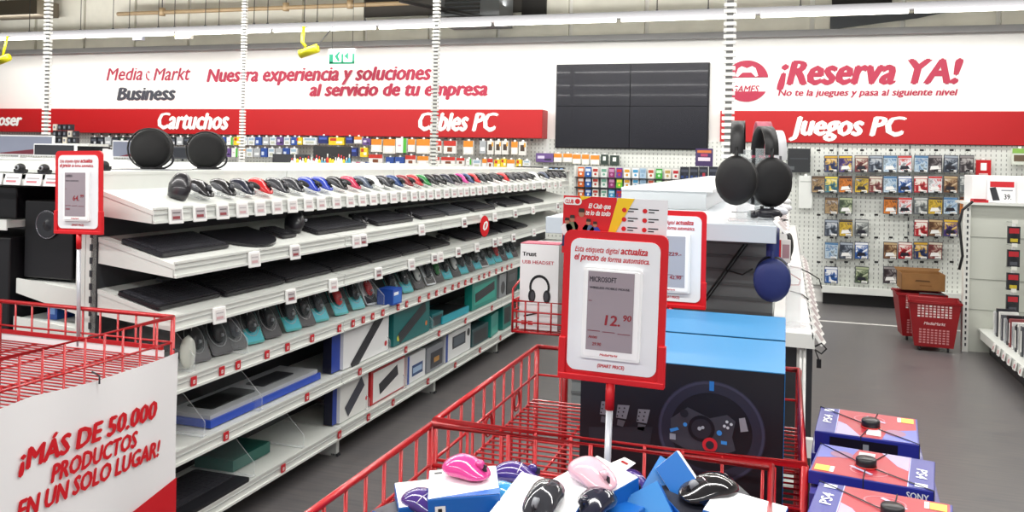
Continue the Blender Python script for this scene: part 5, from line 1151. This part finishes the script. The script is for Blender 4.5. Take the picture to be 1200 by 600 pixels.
def headphone(label, loc, c, band_c=None, r=.045, h=.12, rz=0, thick=.03, ax=.085, cat='headphones'):
    mc = M(c, .55); bc_ = M(band_c or c, .45); P = []
    for s_ in (-1, 1):
        R = Matrix.Translation((0, s_ * ax, 0)) @ Matrix.Rotation(-s_ * pi / 2, 4, 'X') @ Matrix.Diagonal((.92, 1.12, 1, 1))
        q = MB(); q.lathe([(r * .94, -.004), (r, .004), (r * .97, .016), (r * .8, .024), (r * .45, .028), (.002, .029)], mc, 24, R); P.append(('ear_cup', q))
        q = MB(); q.lathe([(r * .55, -.024), (r * .8, -.026), (r * .96, -.018), (r * .98, -.006), (r * .9, -.002)], M('#17161a', .6), 24, R); P.append(('ear_cushion', q))
        q = MB(); q.tube([(0, s_ * (ax + .008), r * .7), (0, s_ * (ax + .004), r * 1.5)], .007, mc, n=8); P.append(('yoke', q))
    q = MB(); pts = [(ax * cos(t_), r * 1.2 + (h - r * .2) * sin(t_) ** .9 if sin(t_) > 0 else r * 1.2) for t_ in band(0, pi, 18)]
    vs = []; wd = thick / 2
    for y, z in pts:
        n = Vector((y, (z - r * 1.2) * .6)).normalized() if abs(y) + abs(z) else Vector((0, 1))
        for dx, dd in ((-wd, 0), (wd, 0), (wd, .009), (-wd, .009)): vs.append((dx, y + n.x * dd, z + n.y * dd))
    q.add(vs, [(i * 4 + k, i * 4 + (k + 1) % 4, (i + 1) * 4 + (k + 1) % 4, (i + 1) * 4 + k) for i in range(18) for k in range(4)], bc_, None, True); P.append(('headband', q))
    return thing('headphones', label, cat, P, loc, rz=rz)
def stand(label, loc, h, w_=.06):
    m = MB(); m.box(-w_, -.06, 0, w_, .06, .006, CLEAR2); m.box(-w_ * .5, -.03, .006, w_ * .5, -.026, h, CLEAR); m.box(-w_ * .5, .026, .006, w_ * .5, .03, h, CLEAR); m.box(-w_ * .5, -.03, h, w_ * .5, .03, h + .004, CLEAR2)
    single('display_stand', label, 'stand', m, loc)
headphone('large black headphones with wide band at the left on the gondola', at(864, 211, Y=3.15), '#0a0a0c', '#151517', r=.078, h=.125, thick=.045, ax=.075)
headphone('large black headphones just behind the first black pair', at(895, 213, Y=3.42), '#0b0a0d', r=.085, h=.12, ax=.08, thick=.05, rz=.35)
headphone('black headphones with dusty red band behind the black pairs', at(893, 206, Y=3.75), '#1c1b20', '#a83a55', r=.06, h=.16, thick=.06, rz=.2)
headphone('silver banded headphones nearest the large black game box', at(907, 206, Y=4.1), '#3a3a40', '#d4d6d9', r=.06, h=.14, thick=.06, rz=.3)
headphone('navy blue headphones hanging below the gondola top shelf', at(905, 326, Y=3.08), '#1c2a66', '#1d2c70', r=.067, h=.10, thick=.042, ax=.05)
for lb, px, Y, z, h_ in (('clear stand under the first large black headphones', 872, 3.15, 1.3515, .25), ('clear stand under the second large black headphones', 893, 3.42, 1.3515, .26), ('clear stand under the red banded headphones', 893, 3.75, 1.3515, .28), ('clear stand under the silver banded headphones', 907, 4.1, 1.3515, .27)):
    stand(lb, (at(px, 200, Y=Y).x, Y, z), h_, .05)
stand('clear stand holding up the navy blue headphones', (.030, 3.08, 1.001), .2, .05)
# white controllers and tangles behind the headphones
for i, (px, py, Y, c, nm) in enumerate(((922, 222, 3.9, '#e9e9ec', 'white controller nearest the silver banded headphones'), (918, 232, 3.6, '#dfe2ea', 'white controller with blue trim behind the black headphones'), (927, 234, 4.6, '#ececee', 'white controller at the outer edge of the gondola top'), (900, 240, 3.3, '#22222a', 'small black controller under the black headphones'))):
    X = min(at(px, py, Y=Y).x, -.05); b = MB(); b.ball((0, 0, .022), (.05, .03, .018), M(c, .3), 16, 8, power=.8); b.ball((-.045, -.025, .016), (.02, .035, .015), M(c, .3), 12, 6); b.ball((.045, -.025, .016), (.02, .035, .015), M(c, .3), 12, 6)
    g = MB()
    for dx, dy in ((-.02, -.008), (.02, -.008)): g.tube([(dx, dy, .034), (dx, dy, .048)], .007, BLACK, n=8)
    g2 = MB(); g2.tube([(0, .03, .02), (.02, .08, .01), (-.02, .12, .006), (.02, .16, .005)], .002, BLACK, n=5)
    thing('game_controller', nm, 'controller', [('body', b), ('thumb_stick', g), ('cable', g2)], (X, Y, 1.3525), rz=.6 + i)
for i in range(12):
    Y = 3.02 + i * .17; m = MB(); m.box(-.028, -.004, -.03, .028, .004, .03, M('#f0efec', .35)); m.rect(-.02, -.018, .02, .02, M('#b5a9a9', .35), FR(0, -.004, 0))
    single('price_tag', f'tilted white price tag on the top edge of the headphone gondola, {nth(i+1)} from front', 'price tag', m, (-.012, Y, 1.345), rz=pi / 2 - .2, rx=-.75, group='tags on the headphone gondola top edge')
for i in range(17):
    Y = 3.02 + i * .15 + (i > 2) * .05; m = MB(); m.box(-.03, -.004, -.03, .03, .004, .03, M('#eeedea', .35)); m.rect(-.02, -.018, .02, .02, M('#b5a9a9', .35), FR(0, -.004, 0))
    single('price_tag', f'white price tag on the lower edge of the headphone gondola, {nth(i+1)} from front', 'price tag', m, (.112, Y, .985), rz=pi / 2 - .2, rx=-.6, group='tags on the headphone gondola lower edge')
# packs hanging over the lower shelf
m = pack(.05, .085, .02, '#e6e2e0', [(0, 0, .3, 1, '#c7242c'), (.4, .2, .9, .8, '#a9848c')]); hang(m, .05, .085, .02); single('hanging_pack', 'small red and white pack hanging beside the navy headphones', 'pack', m, (at(917, 300, Y=3.35).x, 3.36, 1.19), rz=.2)
m = MB()
for j in range(5): m.tube([(0, j * .05, .14), (.02, j * .05, .09), (.01, .01 + j * .05, .0), (.03, j * .05, .03), (.02, j * .05, .13)], .005, [BLACK, M('#1f2c58', .4), BLACK, M('#a81f28', .4), BLACK][j], n=6)
m.ball((.015, .06, .08), (.028, .06, .06), BLACK, 12, 8)
single('earphone_bundle', 'dark tangle of hanging earphones above the lower white shelf', 'earphones', m, (-.01, 3.55, 1.15))
def cab(name, label, pts, r, mat): m = MB(); m.tube(pts, r, mat, n=6); single(name, label, 'cable', m)
cab('tether_cable', 'thin red security cable looping on the white lower shelf', [at(925, 320, Y=3.5), at(938, 328, Y=3.5), at(936, 334, Z=1.006), at(926, 334, Z=1.006)], .0018, M('#cf3a32', .4))
cab('tether_cable', 'black cable crossing the white lower shelf to the tags', [at(926, 312, Y=3.6), at(936, 314, Y=3.7), at(947, 319, Y=3.8), at(960, 327, Y=3.8), at(963, 338, Y=3.8)], .0025, BLACK)
cab('tether_cable', 'black cable lying across the near end of the lower shelf', [at(926, 341, Z=1.005), at(940, 345, Z=1.005), at(949, 352, Z=1.005)], .0025, BLACK)
m = MB(); p = at(955, 406, Y=2.93); m.tube([p, p + Vector((.02, 0, .012)), p + Vector((.035, 0, -.005)), p + Vector((.02, 0, -.022)), p + Vector((.0, 0, -.01))], .003, BLACK, n=6); m.tube([p + Vector((.0, 0, -.01)), p + Vector((.012, 0, -.04))], .002, BLACK, n=5); m.box(p.x + .006, p.y - .004, p.z - .068, p.x + .020, p.y + .004, p.z - .04, BLACK)
single('cable_fob', 'black cable loop with small tag at the near shelf corner', 'cable', m)

# ================================================================== STACK OF GAME HEADSET BOXES
NAVY = '#2a2f8c'
def ps_box(label, x0, y0, z1, w_, d_, h_, rz=0, alarm=True, word=None, flip=False, tiltx=0):
    B = M(NAVY, .3, coat=.2); s = MB(); s.box(-w_ / 2, -d_ / 2, -h_, w_ / 2, d_ / 2, 0, B); T = Matrix.Rotation(pi if flip else 0, 4, 'Z')
    a = MB(); a.rect(-w_ * .30, -d_ * .49, w_ * .48, d_ * .49, M('#a82634', .35), T, .0006)
    a.rect(-w_ * .49, -d_ * .49, -w_ * .30, d_ * .49, M(NAVY, .28, coat=.3), T, .0006); a.rect(-w_ * .302, -d_ * .49, -w_ * .294, d_ * .49, M('#a9b4e2', .3), T, .001)
    a.shape([(-w_ * .29, -d_ * .49), (-w_ * .05, -d_ * .49), (-w_ * .2, -d_ * .1), (-w_ * .29, 0)], M('#a79cc4', .3), T, .001); a.shape([(w_ * .48, -d_ * .49), (w_ * .48, d_ * .02), (w_ * .2, -d_ * .15), (w_ * .15, -d_ * .49)], M('#5a62b4', .3), T, .001)
    a.disc(w_ * .28, -d_ * .2, w_ * .1, M('#8c5a7c', .3), T, .0013, 18, ry=d_ * .12)
    a.rect(w_ * .34, d_ * .26, w_ * .46, d_ * .44, M('#f2d23a', .3), T, .0014); a.rect(w_ * .30, d_ * .26, w_ * .335, d_ * .44, WHITE, T, .0014)
    a.rect(w_ * .0, -d_ * .4, w_ * .14, -d_ * .1, M('#e2d3d8', .3), T, .0014); a.rect(-w_ * .45, d_ * .34, -w_ * .35, d_ * .45, M('#dfe2f2', .3), T, .0014)
    a.disc(w_ * .02, d_ * .22, w_ * .16, M('#c9707a', .3), T, .0012, 24, ry=d_ * .15, r0=w_ * .145); a.shape([(-w_ * .02, d_ * .3), (w_ * .17, d_ * .12), (w_ * .19, d_ * .15), (0, d_ * .34)], M('#b9b4d0', .3), T, .0016)
    t = MB(); R = T @ Matrix.Translation((-w_ * .355, d_ * .02, 0)) @ Matrix.Rotation(pi / 2, 4, 'Z'); t.text('PS4', 0, 0, w_ * .09, WHITE, R, width=d_ * .3, bold=.03, align='c', l=.0016)
    if word: t.text(word, w_ * .46, -h_ * .78, h_ * .5, WHITE, FR(0, -d_ / 2, 0), width=w_ * .17, align='r', bold=.03, shear=0)
    P = [('carton', s, {'bevel': .0015}), ('print', a), ('lettering', t)]
    f = MB(); f.rect(-w_ * .35, -h_ * .85, w_ * .3, -h_ * .15, M('#1b1620', .3), FR(0, -d_ / 2, 0), .0008); f.rect(-.006, -h_ * .75, .006, -h_ * .3, GREY, FR(0, -d_ / 2, 0), .0012)
    if not word: P.append(('side_print', f))
    if alarm:
        q = MB(); q.lathe([(.019, .001), (.020, .003), (.020, .016), (.018, .019), (.001, .019)], M('#17161a', .3), 24, Matrix.Translation((alarm, -d_ * .08, 0))); q.lathe([(.021, .0008), (.021, .004)], M('#c8281f', .4), 20, Matrix.Translation((alarm, -d_ * .08, 0)))
        c = MB()
        for e_ in ((-w_ / 2, d_ / 2), (w_ / 2, -d_ / 2), (-w_ * .05, -d_ / 2), (w_ * .1, d_ / 2)): c.tube([(alarm, -d_ * .08, .003), (e_[0], e_[1], .0015), (e_[0], e_[1], -h_)], .0012, DARK, n=4)
        P += [('alarm_tag', q), ('alarm_cable', c)]
    p = at(x0, y0, Z=z1)
    return thing('headset_box', label, 'game box', P, T=Matrix.Translation(p) @ Euler((tiltx, 0, rz), 'XYZ').to_matrix().to_4x4())
ps_box('red and blue game headset box at the back of the stack', 1016, 498, .955, .215, .185, .05, rz=D_(-6), alarm=.008, tiltx=D_(2))
ps_box('red and blue game headset box in the middle with black alarm tag', 1023, 546, .945, .225, .185, .026, rz=D_(-9), alarm=-.012, word='SONY', flip=True)
ps_box('red and blue game headset box nearest the camera', 1032, 598, .94, .23, .185, .06, rz=D_(-9), alarm=.02)
n = 0
for j, (px, py) in enumerate(((1016, 500), (1024, 548), (1033, 600))):
    for i in range(3):
        p = at(px, py, Z=.95); z1 = (.90, .912, .874)[j] - i * .102; n += 1
        s = MB(); w_ = .235 + .012 * (i % 2); s.box(-w_ / 2, -.088, -.1, w_ / 2, .088, 0, M(['#2c3192', '#4b4796', '#26459c'][(i + j) % 3], .3, coat=.2)); T = frame((w_ / 2, 0, -.1), (0, 1, 0), (0, 0, 1)); s.rect(-.07, .02, -.02, .08, M('#b9793a', .4), T); s.rect(0, .03, .06, .07, M('#8fb4e2', .4), T)
        T = frame((-w_ / 2, 0, -.1), (0, -1, 0), (0, 0, 1)); s.rect(-.05, .03, .05, .06, M('#9aa0e0', .4), T)
        single('headset_box', f'blue game box under the {["back", "middle", "nearest"][j]} headset box, {nth(i+1)} from the top', 'game box', s, (p.x + .012 * (i % 2), p.y, z1), rz=D_(-4 - 3 * (i % 2)), group='boxes under the game headset boxes', bevel=.0015)
p = at(1024, 548, Z=.95); m = MB(); m.box(-.105, -.42, .50, .135, .36, .56, METALW); 
for x in (-.085, .12):
    for y in (-.4, .34): m.box(x - .015, y - .015, 0, x + .015, y + .015, .5, METALW)
single('low_table', 'low white table under the game headset boxes', 'table', m, (p.x, p.y, .005))

# ================================================================== SHOPPING BASKETS AND THE RIGHT HAND GONDOLA
def basket(label, x, y, rz):
    R_ = M('#8f0d16', .45); wt, wb, dt, db, h = .40, .30, .30, .24, .42
    def ringp(w_, d_, z): return [(-w_ / 2, -d_ / 2, z), (w_ / 2, -d_ / 2, z), (w_ / 2, d_ / 2, z), (-w_ / 2, d_ / 2, z)]
    b = MB(); o = ringp(wb, db, .04) + ringp(wt, dt, h); i_ = ringp(wb - .016, db - .016, .05) + ringp(wt - .016, dt - .016, h)
    b.add(o + i_, [(0, 3, 2, 1)] + [(k, (k + 1) % 4, 4 + (k + 1) % 4, 4 + k) for k in range(4)] + [(8 + k, 12 + k, 12 + (k + 1) % 4, 8 + (k + 1) % 4) for k in range(4)] + [(8, 9, 10, 11)] + [(4 + k, 4 + (k + 1) % 4, 12 + (k + 1) % 4, 12 + k) for k in range(4)], R_)
    rm = MB(); rm.tube([(px_ * 1.02, py_ * 1.02, h) for px_, py_, _ in ringp(wt, dt, h)], .012, R_, n=8, closed=True)
    g = MB(); nrm = Vector((0, -(h - .04), -(dt - db) / 2)).normalized(); T = frame((0, -db / 2, .04), (1, 0, 0), Vector((0, -(dt - db) / 2, h - .04)).normalized())
    pk = M('#e6bcbc', .5); dk = M('#5f0c14', .5)
    for r in range(5):
        for c in range(9): g.rect(-.135 + c * .03 + .004, .255 + r * .022, -.135 + (c + 1) * .03 - .006, .255 + r * .022 + .014, pk if (r * 3 + c) % 5 else WHITE, T)
    for r in range(6):
        for c in range(8): g.rect(-.12 + c * .03 + .004, .03 + r * .022, -.12 + (c + 1) * .03 - .006, .03 + r * .022 + .013, M('#cf8a8c', .5), T)
    t = MB(); t.text('MediaMarkt', 0, .19, .024, M('#f0d2d2', .5), T, width=.16, align='c', bold=.02)
    P = [('tub', b), ('rim', rm), ('grille', g), ('lettering', t)]
    for sx in (-1, 1):
        q = MB(); q.tube([(sx * .11 - .008, -.09, .02), (sx * .11 + .008, -.09, .02)], .02, DARK, n=12); P.append(('castor', q))
    q = MB(); q.tube([(-.10, dt / 2 + .02, h * .95), (-.10, dt / 2 + .03, h + .03), (.10, dt / 2 + .03, h + .03), (.10, dt / 2 + .02, h * .95)], .008, DARK, n=6); P.append(('handle', q))
    q = MB(); q.box(-.12, -.1, .04, .12, .1, .046, R_)
    thing('shopping_basket', label, 'shopping basket', P, (x, y, 0), rz=rz)
basket('red plastic shopping basket lettered in white, standing in front', 1.228, 8.12, -.08); basket('red plastic shopping basket behind, under the cardboard box', 1.17, 8.56, .05)
m = MB(); c_ = M('#8c6336', .7, noise=.1, scale=12); w_, d_, h_, t_ = .36, .26, .15, .004
m.box(-w_ / 2, -d_ / 2, 0, w_ / 2, d_ / 2, t_, c_)
for a_ in ((-w_ / 2, -d_ / 2, -w_ / 2 + t_, d_ / 2), (w_ / 2 - t_, -d_ / 2, w_ / 2, d_ / 2), (-w_ / 2, -d_ / 2, w_ / 2, -d_ / 2 + t_), (-w_ / 2, d_ / 2 - t_, w_ / 2, d_ / 2)): m.box(a_[0], a_[1], 0, a_[2], a_[3], h_, c_)
f = MB(); f.prism([(-w_ / 2, h_), (w_ / 2, h_), (w_ / 2 + .02, h_ + .03), (-w_ / 2 - .02, h_ + .03)], 0, .003, c_, frame((0, d_ / 2, 0), (1, 0, 0), (0, .3, 1))); g = MB(); g.shape([(-.07, .08), (.06, .078), (.05, .092), (-.06, .095)], M('#5a3c1e', .8), FR(0, -d_ / 2, 0), .001); g.rect(-.03, .04, .07, .05, M('#7c5228', .8), FR(0, -d_ / 2, 0))
thing('cardboard_box', 'open brown cardboard box on top of the rear shopping basket', 'box', [('walls', m), ('flap', f), ('hand_hole', g)], (1.185, 8.58, .455), rz=.04)
P = []
PG2 = M('#c3c6bc', .5)
m = MB(); m.box(1.468, 8.15, .0, 2.6, 8.19, 1.255, PG2)
for z in (.36, .62, .98): m.box(1.5, 8.146, z, 2.6, 8.15, z + .004, M('#8e918a', .5))
P.append(('end_panel', m))
m = MB(); m.box(1.455, 8.12, 0, 1.50, 8.2, 1.26, M('#dcddd7', .4))
for k in range(24): m.box(1.472, 8.117, .05 + k * .05, 1.484, 8.12, .075 + k * .05, DARK)
P.append(('upright', m))
m = MB(); m.box(1.46, 8.1, 1.255, 2.7, 8.6, 1.275, METALW); P.append(('top_shelf', m))
m = MB(); m.box(1.575, 5.9, .19, 2.4, 8.14, .205, METALW); m.box(1.567, 5.9, .14, 1.575, 8.0, .21, METALW); P.append(('base_shelf', m))
m = MB(); m.box(1.66, 5.9, 0, 2.4, 8.1, .14, M('#2c2c2f', .5)); P.append(('plinth', m))
hk = []
for z in (1.12, .93, .74, .56):
    for x in (1.78, 1.93, 2.08): q = MB(); q.tube([(x, 8.15, z), (x, 7.9, z + .01), (x, 7.88, z + .03)], .003, CHROME, n=5); q.box(x - .02, 7.875, z - .0, x + .02, 7.88, z + .03, M('#d8d8cf', .4)); P.append(('hook', q))
thing('accessory_gondola', 'pale grey gondola end with slotted post at the right edge', 'shelving', P)
n = 0
for z in (1.12, .93, .74, .56):
    for x, cc in ((1.78, 'black and red'), (1.93, 'dark grey'), (2.08, 'black')):
        n += 1; s = pack(.09, .14, .03, '#1e1e24', [(.1, .6, .9, .9, {'black and red': '#b3222c', 'dark grey': '#6c6f76', 'black': '#3a3c44'}[cc]), (.2, .1, .8, .3, '#b9a52e' if n % 2 else '#4b4d55'), ('o', .5, .45, .25, '#121218')]); hang(s, .09, .14, .03)
        if x > 1.95: continue
        single('hanging_pack', f'{cc} pack hanging on the right gondola, {["top", "second", "third", "bottom"][int(round((1.12 - z) / .19))]} row', 'pack', s, (x, 7.93, z - .165), group='packs hanging on the right gondola')
for i in range(16):
    Y = 7.9 - i * .085; h_ = .19 + .012 * ((i * 3) % 4); cc = ['#d9dbdc', '#2a2c33', '#e6e6e2', '#54565c', '#b9bcc0', '#1d1e24', '#8f4a4c'][i % 7]; s = MB(); s.box(-.012, -.14, 0, .012, 0, h_, M(cc, .35)); s.rect(-.009, .03, .009, h_ - .03, M('#8d9096' if i % 2 else '#e6e6e4', .4), FR(0, -.14, 0))
    single('slim_case', f'slim upright case on the right base shelf, {nth(i+1)} from the far end', 'case', s, (1.76 + .02, Y, .207), rz=-pi / 2 + .15 + .03 * (i % 3), ry=0, group='slim cases on the right base shelf')
for i in range(7):
    Y = 7.45 - i * .16; m = MB(); m.box(-.03, -.004, -.03, .03, .004, .03, WHITE); m.rect(-.015, -.018, .015, .012, M('#c98a8e', .4), FR(0, -.004, 0))
    single('price_tag', f'white price tag on the right base shelf edge, {nth(i+1)} from the far end', 'price tag', m, (1.556, Y, .178), rz=-pi / 2, rx=-.2, group='tags on the right base shelf')
m = MB(); m.tube([(1.66 , 7.15 + .2 * cos(t_), .214 + .2 * sin(t_)) for t_ in band(.0, pi, 14)], .006, BLACK, n=6); m.tube([(1.66, 7.35, .214), (1.70, 7.35, .214)], .006, BLACK, n=6); m.tube([(1.66, 6.95, .214), (1.70, 6.95, .214)], .006, BLACK, n=6)
single('wire_hoop', 'black wire hoop standing on the right base shelf', 'hoop', m)
m = pack(.2, .24, .14, '#2b2d55', [(.1, .1, .5, .9, '#a8303a'), (.55, .2, .9, .8, '#1c1c26')]); single('game_carton', 'blue and red carton at the right edge on the base shelf', 'box', m, (1.90, 6.9, .207), rz=-pi / 2)
# display box on top with advert card
a, b = at(1139, 240, Y=8.2), at(1200, 206, Y=8.2); m = MB(); m.box(a.x, 8.2, 1.276, a.x + .95, 8.55, b.z - .005, M('#f0f0f0', .4)); 
single('display_box', 'plain white box on top of the right gondola', 'box', m, bevel=.004)
p, q = at(1158, 238, Y=8.14), at(1192, 214, Y=8.14); s = MB(); w_, h_ = q.x - p.x, .20; s.box(0, -.006, 0, w_, 0, h_, M('#ededee', .4)); T = FR(0, -.006, 0); s.rect(w_ * .1, h_ * .66, w_ * .95, h_ * .9, M('#c8202a', .4), T); s.shape([(w_ * .08, h_ * .62), (w_ * .3, h_ * .66), (w_ * .45, h_ * .1), (w_ * .2, h_ * .08)], DARK, T, .0014)
s.text('39.', w_ * .6, h_ * .15, h_ * .22, DARK, T, width=w_ * .25, bold=.03, shear=0); s.rect(w_ * .5, h_ * .5, w_ * .9, h_ * .55, GREY, T)
single('advert_card', 'white advert card with red strip leaning on the white box', 'card', s, (p.x, 8.185, 1.277), rx=-.06)
m = MB(); m.box(0, -.04, 0, .12, .03, .022, M('#c8303a', .4)); m.box(.0, -.045, .022, .1, .02, .03, M('#b3262f', .4)); single('stapler', 'small red device on the near corner of the right gondola', 'device', m, (1.51, 8.15, 1.276), rz=.2)
cab('hanging_cable', 'black cable dangling beside the slotted post of the right gondola', [at(1140, 236, Y=8.05), at(1128, 246, Y=8.05), at(1124, 262, Y=8.05), at(1128, 300, Y=8.05), at(1124, 316, Y=8.05)], .012, BLACK)
